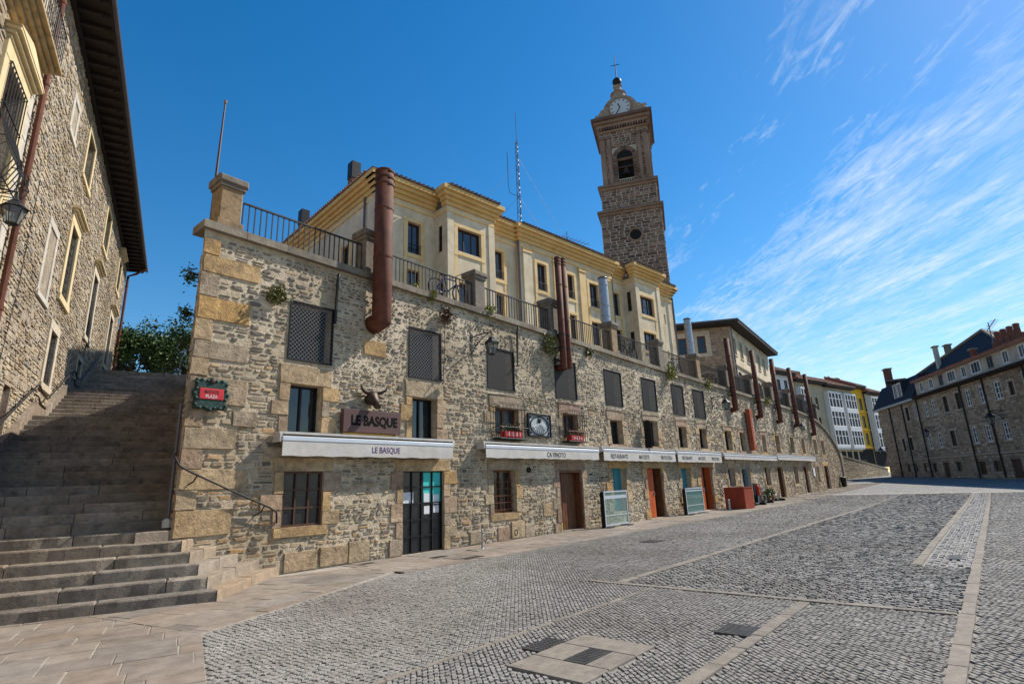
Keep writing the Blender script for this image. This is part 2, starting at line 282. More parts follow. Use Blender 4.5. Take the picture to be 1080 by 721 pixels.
class MB:
    def __init__(s): s.v = []; s.f = []
    def add(s, vs, fs):
        k = len(s.v); s.v += [tuple(x) for x in vs]; s.f += [tuple(i+k for i in q) for q in fs]; return s
    def quad(s, a, b, c, d): return s.add([a, b, c, d], [(0, 1, 2, 3)])
    def rect(s, fr, u0, u1, v0, v1, w=0): return s.quad(fr.p(u0, v0, w), fr.p(u1, v0, w), fr.p(u1, v1, w), fr.p(u0, v1, w))
    def box(s, fr, u0, u1, v0, v1, w0, w1, bv=0):
        if bv <= 0:
            P = [fr.p(u, v, w) for w in (w0, w1) for u, v in ((u0, v0), (u1, v0), (u1, v1), (u0, v1))]
            return s.add(P, [(3, 2, 1, 0), (4, 5, 6, 7), (0, 1, 5, 4), (1, 2, 6, 5), (2, 3, 7, 6), (3, 0, 4, 7)])
        P = [fr.p(u, v, w0) for u, v in ((u0, v0), (u1, v0), (u1, v1), (u0, v1))]
        P += [fr.p(u, v, w1-bv) for u, v in ((u0, v0), (u1, v0), (u1, v1), (u0, v1))]
        P += [fr.p(u, v, w1) for u, v in ((u0+bv, v0+bv), (u1-bv, v0+bv), (u1-bv, v1-bv), (u0+bv, v1-bv))]
        fs = [(3, 2, 1, 0), (8, 9, 10, 11)]
        for b in (0, 4):
            for i in range(4): j = (i+1) % 4; fs.append((b+i, b+j, b+4+j, b+4+i))
        return s.add(P, fs)
    def prism(s, poly, z0, z1, bv=0):
        """vertical prism over a ccw polygon"""
        n = len(poly); P = [(x, y, z0) for x, y in poly] + [(x, y, z1-bv) for x, y in poly]
        fs = [tuple(range(n-1, -1, -1))] + [(i, (i+1) % n, n+(i+1) % n, n+i) for i in range(n)]
        if bv > 0:
            cx = sum(p[0] for p in poly)/n; cy = sum(p[1] for p in poly)/n
            ins = []
            for x, y in poly:
                d = math.hypot(x-cx, y-cy) or 1; k = max(0, 1-bv*1.4/d); ins.append((cx+(x-cx)*k, cy+(y-cy)*k, z1))
            P += ins; fs += [(n+i, n+(i+1) % n, 2*n+(i+1) % n, 2*n+i) for i in range(n)] + [tuple(range(2*n, 3*n))]
        else: fs.append(tuple(range(n, 2*n)))
        return s.add(P, fs)
    def tube(s, pts, r, n=8, cap=True):
        pts = [Vector(p) for p in pts]; rs = r if isinstance(r, (list, tuple)) else [r]*len(pts)
        P = []; fs = []; prev = None
        for i, p in enumerate(pts):
            d = (pts[min(i+1, len(pts)-1)] - pts[max(i-1, 0)]).normalized()
            if prev is None: a = d.orthogonal().normalized()
            else: a = (prev - d*prev.dot(d)).normalized()
            prev = a; b = d.cross(a)
            for k in range(n):
                t = 2*math.pi*k/n; P.append(p + (a*math.cos(t) + b*math.sin(t))*rs[i])
        for i in range(len(pts)-1):
            for k in range(n): j = (k+1) % n; fs.append((i*n+k, i*n+j, (i+1)*n+j, (i+1)*n+k))
        if cap: fs += [tuple(range(n-1, -1, -1)), tuple(range((len(pts)-1)*n, len(pts)*n))]
        return s.add(P, fs)
    def lathe(s, c, prof, n=12, ax=(0, 0, 1)):
        c = Vector(c); ax = Vector(ax).normalized(); a = ax.orthogonal().normalized(); b = ax.cross(a)
        P = []; fs = []
        for h, r in prof:
            for k in range(n): t = 2*math.pi*k/n; P.append(c + ax*h + (a*math.cos(t)+b*math.sin(t))*r)
        for i in range(len(prof)-1):
            for k in range(n): j = (k+1) % n; fs.append((i*n+k, i*n+j, (i+1)*n+j, (i+1)*n+k))
        fs += [tuple(range(n-1, -1, -1)), tuple(range((len(prof)-1)*n, len(prof)*n))]
        return s.add(P, fs)
    def ring(s, c, R_, r, ax, n=20, m=6):
        c = Vector(c); ax = Vector(ax).normalized(); a = ax.orthogonal().normalized(); b = ax.cross(a)
        P = []; fs = []
        for i in range(n):
            t = 2*math.pi*i/n; d = a*math.cos(t)+b*math.sin(t)
            for k in range(m): q = 2*math.pi*k/m; P.append(c + d*(R_+r*math.cos(q)) + ax*(r*math.sin(q)))
        for i in range(n):
            for k in range(m): fs.append((i*m+k, ((i+1) % n)*m+k, ((i+1) % n)*m+(k+1) % m, i*m+(k+1) % m))
        return s.add(P, fs)
    def build(s, name, mat, parent=None, loc=None, smooth=False, kind=None):
        b = base_of(parent) if parent is not None else Vector(loc or (0, 0, 0))
        me = bpy.data.meshes.new(name); me.from_pydata([(x-b.x, y-b.y, z-b.z) for x, y, z in s.v], [], s.f)
        if smooth:
            for p in me.polygons: p.use_smooth = True
        me.update()
        o = link_mesh(name, me, mat, parent, tuple(b) if parent is None else None)
        if kind: o['kind'] = kind
        return o
def np_mesh(name, V, faces_by_size, mat, parent=None, loc=(0, 0, 0)):
    """V (n,3); faces_by_size: list of int arrays (m,k)"""
    b = base_of(parent) if parent is not None else Vector(loc)
    V = np.asarray(V, np.float64) - np.array(b)
    me = bpy.data.meshes.new(name); me.vertices.add(len(V)); me.vertices.foreach_set('co', V.ravel().astype(np.float32))
    idx = np.concatenate([f.ravel() for f in faces_by_size]).astype(np.int32)
    tot = np.concatenate([np.full(len(f), f.shape[1], np.int32) for f in faces_by_size])
    st = np.concatenate([[0], np.cumsum(tot)[:-1]]).astype(np.int32)
    me.loops.add(len(idx)); me.loops.foreach_set('vertex_index', idx)
    me.polygons.add(len(tot)); me.polygons.foreach_set('loop_start', st); me.polygons.foreach_set('loop_total', tot)
    me.update(calc_edges=True); me.validate(); me.shade_flat()
    return link_mesh(name, me, mat, parent, loc if parent is None else None)
def stones_arrays(cu, cv, a, b, d, n=8, rings=3, jit=.16, rot=None, inset=.80):
    N_ = len(cu)
    if n == 8: base = np.array([(1, 0), (1, 1), (0, 1), (-1, 1), (-1, 0), (-1, -1), (0, -1), (1, -1)], float)
    else: base = np.array([(1, -1), (1, 1), (-1, 1), (-1, -1)], float)
    sh = np.repeat(base[None], N_, 0)
    k = 1 - rng.random((N_, n, 2))*jit*(1.6 if n == 8 else 1)
    sh = sh*k
    if n == 8: sh[:, 0::2] += (rng.random((N_, 4, 2))-.5)*jit*.8
    ab = np.stack([a, b], 1)[:, None]
    tilt = (rng.random((N_, 2))-.5)
    P = []
    lv = [(-.25, 1.0), (.72, .97), (1.0, inset)] if rings == 3 else [(-.25, 1.0), (1.0, inset+.08)]
    for h, sc in lv:
        xy = sh*sc*ab
        if rot is not None:
            c, s = np.cos(rot), np.sin(rot)
            xy = np.stack([xy[..., 0]*c-xy[..., 1]*s, xy[..., 0]*s+xy[..., 1]*c], -1)
        w = h*d[:, None] + (h > .5)*((sh*tilt[:, None]).sum(-1))*d[:, None]*.45
        P.append(np.stack([xy[..., 0]+cu[:, None], xy[..., 1]+cv[:, None], w], -1))
    P = np.stack(P, 1).reshape(N_, -1, 3)      # N, rings*n, 3
    nv = len(lv)*n; off = (np.arange(N_)*nv)[:, None, None]
    q = []
    for r in range(len(lv)-1):
        for i in range(n): j = (i+1) % n; q.append((r*n+i, r*n+j, (r+1)*n+j, (r+1)*n+i))
    Q = (np.array(q)[None]+off).reshape(-1, 4); T = (np.arange((len(lv)-1)*n, len(lv)*n)[None, None]+off).reshape(-1, n)
    return P.reshape(-1, 3), [Q, T]
def to_world(fr, P):
    return np.array(fr.o)[None] + P[:, :1]*np.array(fr.U)[None] + P[:, 1:2]*np.array(fr.V)[None] + P[:, 2:3]*np.array(fr.n)[None]
def masonry(name, fr, u0, u1, v0, v1, blocked, mat, parent, ch=(.07, .15), sw=(.13, .42), dep=(.008, .035), gap=.014, top=None, bot=None, n=8, skip=.0, rings=3, jit=.16, keep=None, collect=None):
    cu, cv, a, b = [], [], [], []
    v = v0
    while v < v1-.03:
        h = random.uniform(*ch); h = min(h, v1-v)
        free = [(u0, u1)]
        for (bu0, bu1, bv0, bv1) in blocked:
            if bv1 > v+.12*h and bv0 < v+.88*h:
                nf = []
                for (x, y) in free:
                    if bu1 <= x or bu0 >= y: nf.append((x, y)); continue
                    if bu0-x > .05: nf.append((x, bu0))
                    if y-bu1 > .05: nf.append((bu1, y))
                free = nf
        for (x, y) in free:
            u = x
            while u < y-.01:
                w = random.uniform(*sw)*max(.6, .75+.5*(h-ch[0])/max(ch[1]-ch[0], 1e-6))
                if y-(u+w) < sw[0]*.7: w = y-u
                c = u+w/2; vv = v+h/2
                if (top is None or vv+h*.35 < top(c)) and (bot is None or vv > bot(c)) and random.random() >= skip and (keep is None or keep(c, vv)):
                    sub = 1
                    if h > ch[0]+.6*(ch[1]-ch[0]) and random.random() < .25: sub = 2
                    for k in range(sub):
                        cu.append(c); cv.append(v+h*(k+.5)/sub + random.uniform(-.006, .006)); a.append(max(.02, w/2-gap/2)); b.append(max(.015, h/2/sub-gap/2))
                u += w
        v += h
    cu, cv, a, b = map(np.array, (cu, cv, a, b))
    d = rng.uniform(dep[0], dep[1], len(cu))
    if collect is not None: collect.append((cu, cv, a, b, d)); return
    P, F = stones_arrays(cu, cv, a, b, d, n=n, rings=rings, jit=jit)
    return np_mesh(name, to_world(fr, P), F, mat, parent)
def wall_with_holes(mb, fr, u0, u1, v0, v1, holes, depth=.28, top=None, extra_u=()):
    us = sorted({u0, u1, *extra_u, *[h[0] for h in holes], *[h[1] for h in holes]}); us = [u for u in us if u0-1e-6 <= u <= u1+1e-6]
    vs = sorted({v0, v1, *[h[2] for h in holes], *[h[3] for h in holes]}); vs = [v for v in vs if v0-1e-6 <= v <= v1+1e-6]
    for i in range(len(us)-1):
        for j in range(len(vs)-1):
            cu = (us[i]+us[i+1])/2; cvv = (vs[j]+vs[j+1])/2
            if any(h[0] < cu < h[1] and h[2] < cvv < h[3] for h in holes): continue
            a, b = vs[j], vs[j+1]
            if top and (j == len(vs)-2 or b > min(top(us[i]), top(us[i+1]))):
                if a >= max(top(us[i]), top(us[i+1])): continue
                mb.quad(fr.p(us[i], a), fr.p(us[i+1], a), fr.p(us[i+1], max(a, min(b, top(us[i+1])) if j < len(vs)-2 else top(us[i+1]))), fr.p(us[i], max(a, min(b, top(us[i])) if j < len(vs)-2 else top(us[i]))))
            else: mb.rect(fr, us[i], us[i+1], a, b)
    for (a, b, c, d) in holes:
        mb.quad(fr.p(a, c), fr.p(a, d), fr.p(a, d, -depth), fr.p(a, c, -depth)); mb.quad(fr.p(b, d), fr.p(b, c), fr.p(b, c, -depth), fr.p(b, d, -depth))
        mb.quad(fr.p(a, d), fr.p(b, d), fr.p(b, d, -depth), fr.p(a, d, -depth)); mb.quad(fr.p(b, c), fr.p(a, c), fr.p(a, c, -depth), fr.p(b, c, -depth))
    return mb
def window(fr, u0, u1, v0, v1, root, fm, gm=None, w=-.2, fw=.05, nx=2, ny=1, name='window', bar=.03, rail=False, sash=True):
    gm = gm or m_glass
    f = MB()
    f.box(fr, u0, u0+fw, v0, v1, w-.02, w+.05); f.box(fr, u1-fw, u1, v0, v1, w-.02, w+.05)
    f.box(fr, u0+fw, u1-fw, v0, v0+fw, w-.02, w+.047); f.box(fr, u0+fw, u1-fw, v1-fw, v1, w-.02, w+.047)
    for i in range(1, nx):
        c = u0+(u1-u0)*i/nx; b = bar*(1.5 if i*2 == nx else 1); f.box(fr, c-b/2, c+b/2, v0+fw, v1-fw, w-.015, w+.04)
    for j in range(1, ny):
        c = v0+(v1-v0)*j/ny; f.box(fr, u0+fw, u1-fw, c-bar/2, c+bar/2, w-.012, w+.036)
    o = f.build(name, fm, root)
    MB().rect(fr, u0+fw*.5, u1-fw*.5, v0+fw*.5, v1-fw*.5, w-.004).build('pane', gm, o)
    if rail:
        r = MB(); r.box(fr, u0, u1, v0+.42, v0+.45, .02, .05); k = max(3, int((u1-u0)/.11))
        for i in range(k+1): c = u0+(u1-u0-.015)*i/k; r.box(fr, c, c+.015, v0+.03, v0+.42, .025, .04)
        r.box(fr, u0, u1, v0+.01, v0+.03, .02, .05); r.build('guard_rail', m_iron, o)
    return o
def text(s, fr, uc, vc, h, mat, parent, w=.01, width=None, name='lettering', bold=0., ext=.004):
    c = bpy.data.curves.new('t', 'FONT'); c.body = s; c.size = 1; c.align_x = 'CENTER'; c.align_y = 'CENTER'; c.extrude = 0; c.offset = bold; c.resolution_u = 3
    o = bpy.data.objects.new('t', c); COL.objects.link(o); dg = bpy.context.evaluated_depsgraph_get(); dg.update()
    me = bpy.data.meshes.new_from_object(o.evaluated_get(dg)); bpy.data.objects.remove(o); bpy.data.curves.remove(c)
    vs = np.array([v.co[:] for v in me.vertices]); ext_ = vs.max(0)-vs.min(0); mid = (vs.max(0)+vs.min(0))/2
    sx = (width/ext_[0]) if width else h/ext_[1]; sy = h/ext_[1]
    b = base_of(parent)
    mb = MB(); mb.v = [tuple(fr.p(uc+(v[0]-mid[0])*sx, vc+(v[1]-mid[1])*sy, w)) for v in vs]; mb.f = [tuple(p.vertices) for p in me.polygons]
    bpy.data.meshes.remove(me)
    return mb.build(name, mat, parent)
def leaves(centers, n, spread, size, droop=0., flat=.6):
    """leaf quads round given centres -> (V, F)"""
    cs = np.array(centers, float); k = rng.integers(0, len(cs), n)
    p = cs[k] + rng.normal(0, 1, (n, 3))*np.array(spread)
    d = rng.normal(0, 1, (n, 3)); d[:, 2] = d[:, 2]*flat - droop; d /= np.linalg.norm(d, axis=1)[:, None]
    e = np.cross(d, rng.normal(0, 1, (n, 3))); e /= np.linalg.norm(e, axis=1)[:, None]
    s = size*(.6+.8*rng.random(n))[:, None]
    V = np.stack([p, p+d*s*.5+e*s*.28, p+d*s, p+d*s*.5-e*s*.28], 1).reshape(-1, 3)
    return V, [np.arange(n*4).reshape(-1, 4)]
def gz(x):
    t = max(0., x-33.); return .014*(t-3.*(1-math.exp(-t/3.)))

# ------------------------------------------------------------------ ground and paving
xs = [-150, -40, -12] + [i*1.5 for i in range(-6, 24)] + [36+i*4 for i in range(0, 30)] + [160, 220, 400, 1200]
ys = [-900, -200, -60, -30, -15, -8, -4, 0, 4, 8, 12, 20, 40, 100, 300, 900]
g = MB(); g.v = [(x, y, gz(min(x, 130))-.012) for x in xs for y in ys]; ny = len(ys)
g.f = [(i*ny+j, (i+1)*ny+j, (i+1)*ny+j+1, i*ny+j+1) for i in range(len(xs)-1) for j in range(ny-1)]
def far_cobble():
    m, N, L, b = new_mat('cobbled ground')
    tc = N('ShaderNodeTexCoord'); mp = N('ShaderNodeMapping'); mp.inputs['Rotation'].default_value = (0, 0, R(45)); mp.inputs['Scale'].default_value = (9, 9, 9); L(tc.outputs['Object'], mp.inputs[0])
    br = N('ShaderNodeTexBrick'); br.inputs['Color1'].default_value = (.175, .168, .158, 1); br.inputs['Color2'].default_value = (.255, .245, .232, 1); br.inputs['Mortar'].default_value = (.12, .115, .105, 1)
    br.inputs['Scale'].default_value = 1; br.inputs['Mortar Size'].default_value = .07; br.inputs['Brick Width'].default_value = 1.1; br.inputs['Row Height'].default_value = .8; L(mp.outputs[0], br.inputs[0])
    nz = N('ShaderNodeTexNoise'); nz.inputs['Scale'].default_value = 1.2; nz.inputs['Detail'].default_value = 8; L(tc.outputs['Object'], nz.inputs[0])
    mr = N('ShaderNodeMapRange'); mr.inputs[1].default_value = .3; mr.inputs[2].default_value = .7; mr.inputs[3].default_value = .75; mr.inputs[4].default_value = 1.2; L(nz.outputs[0], mr.inputs[0])
    mx = N('ShaderNodeMix', data_type='RGBA', blend_type='MULTIPLY'); mx.inputs[0].default_value = 1; L(br.outputs[0], mx.inputs[6]); L(mr.outputs[0], mx.inputs[7]); L(mx.outputs[2], b.inputs['Base Color'])
    b.inputs['Roughness'].default_value = .85
    bp = N('ShaderNodeBump'); bp.inputs['Strength'].default_value = .8; bp.inputs['Distance'].default_value = .02; bp.invert = True; L(br.outputs['Fac'], bp.inputs['Height']); L(bp.outputs[0], b.inputs['Normal'])
    return m
XF = 46.0      # setts are modelled one by one up to here, beyond it they are finer than a pixel
ground = g.build('ground', m_joint, kind='structure')
ground.data.materials.append(far_cobble())
for p in ground.data.polygons:
    c = p.center
    if c.x > XF: p.material_index = 1

def zone(x, y):
    """which paving lies at a point of the square"""
    if y > 9.36 - .0006*max(0, x-12): return None
    if x < 7.55:       # flagged apron before the stairs
        lim = [(1.5, 3.2), (2.46, 5.89), (3.11, 7.69), (4.13, 8.16), (4.83, 8.49), (7.53, 9.6)]
        if x < 3.11 and x < 3.11 + (y-7.69)*.36: return None
        for (a, b), (c, d) in zip(lim[2:], lim[3:]):
            if a <= x <= c and y > b+(d-b)*(x-a)/(c-a): return None
    if .47 < y < .64: return None
    if 8.42 < x < 8.56 and .64 < y < 5.6: return None
    if 4.98 < y < 5.16 and x > 8.5: return None
    if 2.13 < y < 2.29 and x < 8.42: return None
    if x > 12.45 and .64 <= y < 1.3: return 'channel'
    if x > 12.45 and 1.3 <= y < 1.46: return None
    if x > 8.56 and .64 <= y <= 4.98: return 'dark'
    if 4.2 < x < 5.52 and 2.9 < y < 3.78: return None
    if 4.72 < x < 5.22 and 3.6 < y < 4.03: return None
    if 6.3 < x < 6.78 and 2.24 < y < 2.66: return None
    return 'pale' if y > 4.42 or x > 8.5 or y < .5 else 'front'
def frustum(X, Y):
    vx = X*r2.x+Y*r2.y-1.6*r2.z; vy = X*u2.x+Y*u2.y-1.6*u2.z; vz = X*fwd.x+Y*fwd.y-1.6*fwd.z
    return (vz > .5) & (np.abs(vx/np.maximum(vz, .1)) < 1.12) & (vy/np.maximum(vz, .1) > -.80)
def setts(name, kind, ang, pl, pr, mat, box, dep=(.008, .016), jit=.13, gap=.013, stag=.5, rings=2):
    """rows of setts turned by ang; pl = length along the row, pr = row pitch"""
    x0, x1, y0, y1 = box; c, s = math.cos(ang), math.sin(ang); cx, cy = (x0+x1)/2, (y0+y1)/2; rad = math.hypot(x1-x0, y1-y0)/2
    nr = int(2*rad/pr)+1; nc = int(2*rad/pl)+1
    j, i = np.meshgrid(np.arange(nr), np.arange(nc), indexing='ij')
    ro = rng.random(nr)
    u = (i-nc/2)*pl + (stag*(j % 2) + .35*ro[:, None])*pl + rng.normal(0, .07*pl, i.shape); v = (j-nr/2)*pr + rng.normal(0, .04*pr, i.shape)
    u = u.ravel(); v = v.ravel(); X = cx+u*c-v*s; Y = cy+u*s+v*c
    ok = (X > x0) & (X < x1) & (Y > y0) & (Y < y1); ok &= frustum(X, Y)
    X, Y = X[ok], Y[ok]
    z = np.array([zone(a, b) == kind for a, b in zip(X, Y)], bool); X, Y = X[z], Y[z]; n_ = len(X)
    a = (pl-gap)/2*rng.uniform(.82, 1.08, n_); b = (pr-gap)/2*rng.uniform(.85, 1.06, n_)
    P, F = stones_arrays(X, Y, a, b, rng.uniform(dep[0], dep[1], n_), n=4, rings=rings, jit=jit, rot=np.repeat((ang+rng.normal(0, .05, n_))[:, None], 4, 1), inset=.78)
    P[:, 2] += -.004 + np.repeat(np.array([gz(v) for v in X]), (rings*4))
    o = np_mesh(name, P, F, mat); o['kind'] = 'structure'; return o
setts('paving', 'pale', R(40), .088, .052, m_sett, (1.5, 13, -8, 9.4), gap=.008, dep=(.003, .009))
setts('paving', 'pale', R(40), .12, .075, m_sett, (13, 24, -8, 9.4), gap=.010, dep=(.004, .010))
setts('paving', 'pale', R(40), .16, .11, m_sett, (24, XF, -8, 9.4), gap=.016, dep=(.006, .012))
setts('paving', 'front', R(50), .086, .051, m_sett, (1.5, 8.6, .4, 4.5), rings=2, gap=.008, dep=(.003, .009))
setts('paving', 'dark', R(92), .125, .075, m_settdark, (8.4, 20, .6, 5.1), dep=(.007, .016), gap=.015)
setts('paving', 'dark', R(92), .18, .11, m_settdark, (20, XF, .6, 5.1), dep=(.010, .02), gap=.022)
setts('paving', 'channel', R(0), .30, .11, m_settlong, (12.4, XF, .6, 1.4), gap=.032, dep=(.012, .02), jit=.06)
# far channel and border strips beyond the modelled setts, border slabs everywhere
def slab_run(mb, x0, x1, y0, y1, ln, along='x', z=.012, gap=.008):
    t = x0 if along == 'x' else y0; e = x1 if along == 'x' else y1
    while t < e-.05:
        l = min(ln*random.uniform(.75, 1.25), e-t)
        a, b = (t+gap/2, t+l-gap/2)
        j1, j2 = random.uniform(-.007, .007), random.uniform(-.007, .007)
        if along == 'x': q = (a, b, y0+j1, y1+j2)
        else: q = (x0+j1, x1+j2, a, b)
        zz = gz((q[0]+q[1])/2)+z+random.uniform(-.002, .003)
        mb.prism([(q[0], q[2]), (q[1], q[2]), (q[1], q[3]), (q[0], q[3])], zz-.05, zz, .006); t += l
sb = MB()
slab_run(sb, -1, 46, .49, .625, .75); slab_run(sb, 8.43, 8.55, .65, 5.6, .6, 'y'); slab_run(sb, 8.57, 46, 5.0, 5.14, .7)
slab_run(sb, 3.3, 8.41, 2.15, 2.28, .7); slab_run(sb, 12.47, 46, 1.31, 1.45, .8); slab_run(sb, 2.4, 8.4, 4.37, 4.43, .5, z=.009)
sq = [(4.22, 4.62, 2.92, 3.76), (5.12, 5.50, 2.92, 3.76), (4.63, 5.11, 2.92, 3.17), (4.63, 5.11, 3.43, 3.76)]
for a, b, c, d in sq: sb.prism([(a, c), (b, c), (b, d), (a, d)], -.05, .014, .006)
sb.build('kerb_strip', m_slab, kind='structure')

# flagged pavement: slabs clipped to the apron in front of the stairs and to the strip along the wall
def clip(poly, a, b):
    """keep the part left of a->b"""
    out = []
    f = lambda p: (b[0]-a[0])*(p[1]-a[1])-(b[1]-a[1])*(p[0]-a[0])
    for i in range(len(poly)):
        p, q = poly[i], poly[(i+1) % len(poly)]; fp, fq = f(p), f(q)
        if fp >= 0: out.append(p)
        if fp*fq < 0: t = fp/(fp-fq); out.append((p[0]+(q[0]-p[0])*t, p[1]+(q[1]-p[1])*t))
    return out
def flags(mb, region, ang, ln, wd, z0=.016, gap=.012):
    cx = sum(p[0] for p in region)/len(region); cy = sum(p[1] for p in region)/len(region)
    rad = max(math.hypot(p[0]-cx, p[1]-cy) for p in region)+ln; c, s = math.cos(ang), math.sin(ang)
    v = -rad
    while v < rad:
        h = wd*random.uniform(.8, 1.25); u = -rad-random.random()*ln
        while u < rad:
            l = ln*random.uniform(.6, 1.4); g_ = gap/2*random.uniform(.5, 1.5)
            po = [(cx+a*c-b*s, cy+a*s+b*c) for a, b in ((u+g_, v+g_), (u+l-g_, v+g_), (u+l-g_, v+h-g_), (u+g_, v+h-g_))]
            for i in range(len(region)):
                po = clip(po, region[i], region[(i+1) % len(region)])
                if len(po) < 3: break
            if len(po) >= 3:
                ar = abs(sum(po[i][0]*po[(i+1) % len(po)][1]-po[(i+1) % len(po)][0]*po[i][1] for i in range(len(po))))/2
                if ar > .004:
                    zz = gz(cx+u*c-v*s)+z0+random.uniform(-.004, .004); mb.prism(po, zz-.06, zz, .006)
            u += l
        v += h
pj = MB()
for reg in ([(-5, -2), (-.42, -2), (3.10, 7.69), (2.2, 12.2), (-5, 15)], [(3.10, 7.69), (4.13, 8.16), (4.83, 8.49), (7.55, 9.7), (7.55, 11.8), (4.0, 11.8), (2.2, 12.2)], [(7.55, 9.38), (36, 9.36), (36, 11.75), (7.55, 11.75)]): pj.prism(reg, -.06, .009)
pj.build('pavement', surf('pale pavement joint', [(.36,.32,.27),(.28,.25,.21)], island=False, nscale=6, namt=.3, bump=.4), kind='structure')
pv = MB()
flags(pv, [(-5, -2), (-.42, -2), (3.10, 7.69), (2.2, 12.2), (-5, 15)], R(-20), .62, .42)
flags(pv, [(3.10, 7.69), (4.13, 8.16), (4.83, 8.49), (7.55, 9.7), (7.55, 11.8), (4.0, 11.8), (2.2, 12.2)], R(18), .9, .5, z0=.02)
flags(pv, [(7.55, 9.38), (40, 9.36), (40, 11.75), (7.55, 11.75)], 0, 1.1, .62, z0=.02)
flags(pv, [(40, 9.36), (72, 9.34), (68, 13), (40, 11.75)], 0, 1.6, .9, z0=.02)
pv.build('pavement', m_pave, kind='structure')

# drain covers and plates in the square
def cover(x0, x1, y0, y1, label, n=7, grid=True, z=.012):
    t = thing('drain_cover', label, 'drain cover', ((x0+x1)/2, (y0+y1)/2, 0))
    f = MB(); b = .02
    for q in ((x0, x1, y0, y0+b), (x0, x1, y1-b, y1), (x0, x0+b, y0+b, y1-b), (x1-b, x1, y0+b, y1-b)): f.box(GF, *q, -.02, z+.002)
    f.build('frame', m_wornmetal, t)
    s = MB()
    for i in range(n):
        a = x0+b+(x1-x0-2*b)*(i+.15)/n; s.box(GF, a, a+(x1-x0-2*b)/n*.7, y0+b, y1-b, -.01, z)
    if grid:
        for j in range(5): a = y0+b+(y1-y0-2*b)*(j+.3)/5; s.box(GF, x0+b, x1-b, a, a+.012, -.008, z+.003)
    MB().rect(GF, x0+b, x1-b, y0+b, y1-b, -.009).build('pit', m_dark, t)
    s.build('grating', m_wornmetal, t)
cover(4.64, 5.10, 3.18, 3.42, 'black slotted drain grating set in a square of pale granite slabs', 9, False)
cover(4.74, 5.20, 3.62, 4.01, 'square gridded iron cover flush in the setts beside the pale slab square', 8, True, .010)
cover(6.33, 6.76, 2.26, 2.64, 'dark iron inspection cover beside the thin slab strip in the square', 8, True)
cover(13.4, 14.05, .78, 1.0, 'small dark grating inside the long pale striped channel', 5, False, .018)
cover(14.3, 14.9, 7.3, 7.75, 'worn grey metal cover in the setts out in front of the second awning', 6, True)
cover(9.55, 10.15, 9.6, 9.85, 'low iron grating in the pavement before the wire glass double door', 6, False, .026)
cover(9.35, 9.8, 10.5, 10.72, 'flat iron plate in the pavement left of the metal tap post', 5, True, .026)
cover(7.85, 8.2, 11.2, 11.42, 'small rusty drain plate in the pavement under the nine pane window', 5, True, .026)

# ------------------------------------------------------------------ stone stairs
P0 = Vector((4.0, 11.7, 0)); CLA = R(18.9); CL = Vector((math.sin(CLA), math.cos(CLA), 0)); NN = Vector((math.cos(CLA), -math.sin(CLA), 0))
def st(n, c): q = P0+NN*n+CL*c; return (q.x, q.y)
stair = thing('stone_staircase', 'broad worn stone staircase climbing between the palace and the corner of the restaurant wall', 'staircase', (2.5, 11.5, 0))
LW = -3.57
s1 = MB(); flank = MB()
rise = .1755
for i in range(11):
    z0, z1 = rise*i, rise*(i+1)-.0; c = -1.80+.36*i; n_r = max(-.02, .73-.135*i)
    dirL = 0.02*(5-i)                                     # front edges fan out slightly to the left
    n = LW
    ends = [LW]
    while ends[-1] < n_r-.5: ends.append(ends[-1]+random.uniform(.85, 1.5))
    if n_r-ends[-1] < .45 and len(ends) > 1: ends[-1] = n_r
    else: ends.append(n_r)
    sk = lambda q: c+(n_r-q)*.05*(1-i/11)
    def front(a, b):       # worn, slightly wavy front edge
        m_ = 6; w0 = random.uniform(-.01, .01); return [st(a+(b-a)*k/m_, sk(a+(b-a)*k/m_)+w0+random.uniform(-.011, .011)+(.02*random.random() if k in (0, m_) else 0)) for k in range(m_+1)]
    for a, b in zip(ends, ends[1:]):
        g_ = .006; dz = random.uniform(-.006, .006)
        s1.prism(front(a+g_, b-g_)+[st(b-g_, c+.55), st(a+g_, c+.55)], z0-.05, z1+dz, .018)
    if i < 6:    # return of the step against the restaurant wall
        cx, cy = st(n_r+.004, c); sx = 6.12-.43*i; ex = 6.12-.43*(i+1)
        ix, iy = st(n_r-.10, c+.5)
        mx_, my_ = (cx+sx)/2, (cy+11.69)/2+.02
        jx, jy = (ix+ex)/2+.05, (iy+11.69)/2+.05
        flank.prism([(cx, cy), (mx_-.004, my_-.004), (jx, jy), (ix, iy)], z0-.05, z1-.004, .016)
        flank.prism([(mx_+.004, my_+.004), (sx, 11.69), (ex-.1, 11.69), (jx+.008, jy)], z0-.05, z1+.003, .016)
s1.build('flight', m_step, stair)
flank.build('return_steps', surf('warm sandstone step', [(.285,.22,.155),(.25,.205,.16),(.32,.23,.15),(.26,.225,.18)], nscale=4, namt=.35, bump=.8, bscale=18, bdist=.03, stain_or_shade=((.14,.11,.085), 4.5, .57, .6)), stair)
zl = rise*11
def landing(mb, c0, c1, z):
    c = c0
    while c < c1-.05:
        w = min(.7, c1-c); n = LW
        while n < -.05:
            l = min(random.uniform(.7, 1.2), -.02-n); mb.prism([st(n+.006, c+.006), st(n+l-.006, c+.006), st(n+l-.006, c+w-.006), st(n+.006, c+w-.006)], z-.2, z+random.uniform(-.004, .004), .01); n += l
        c += w
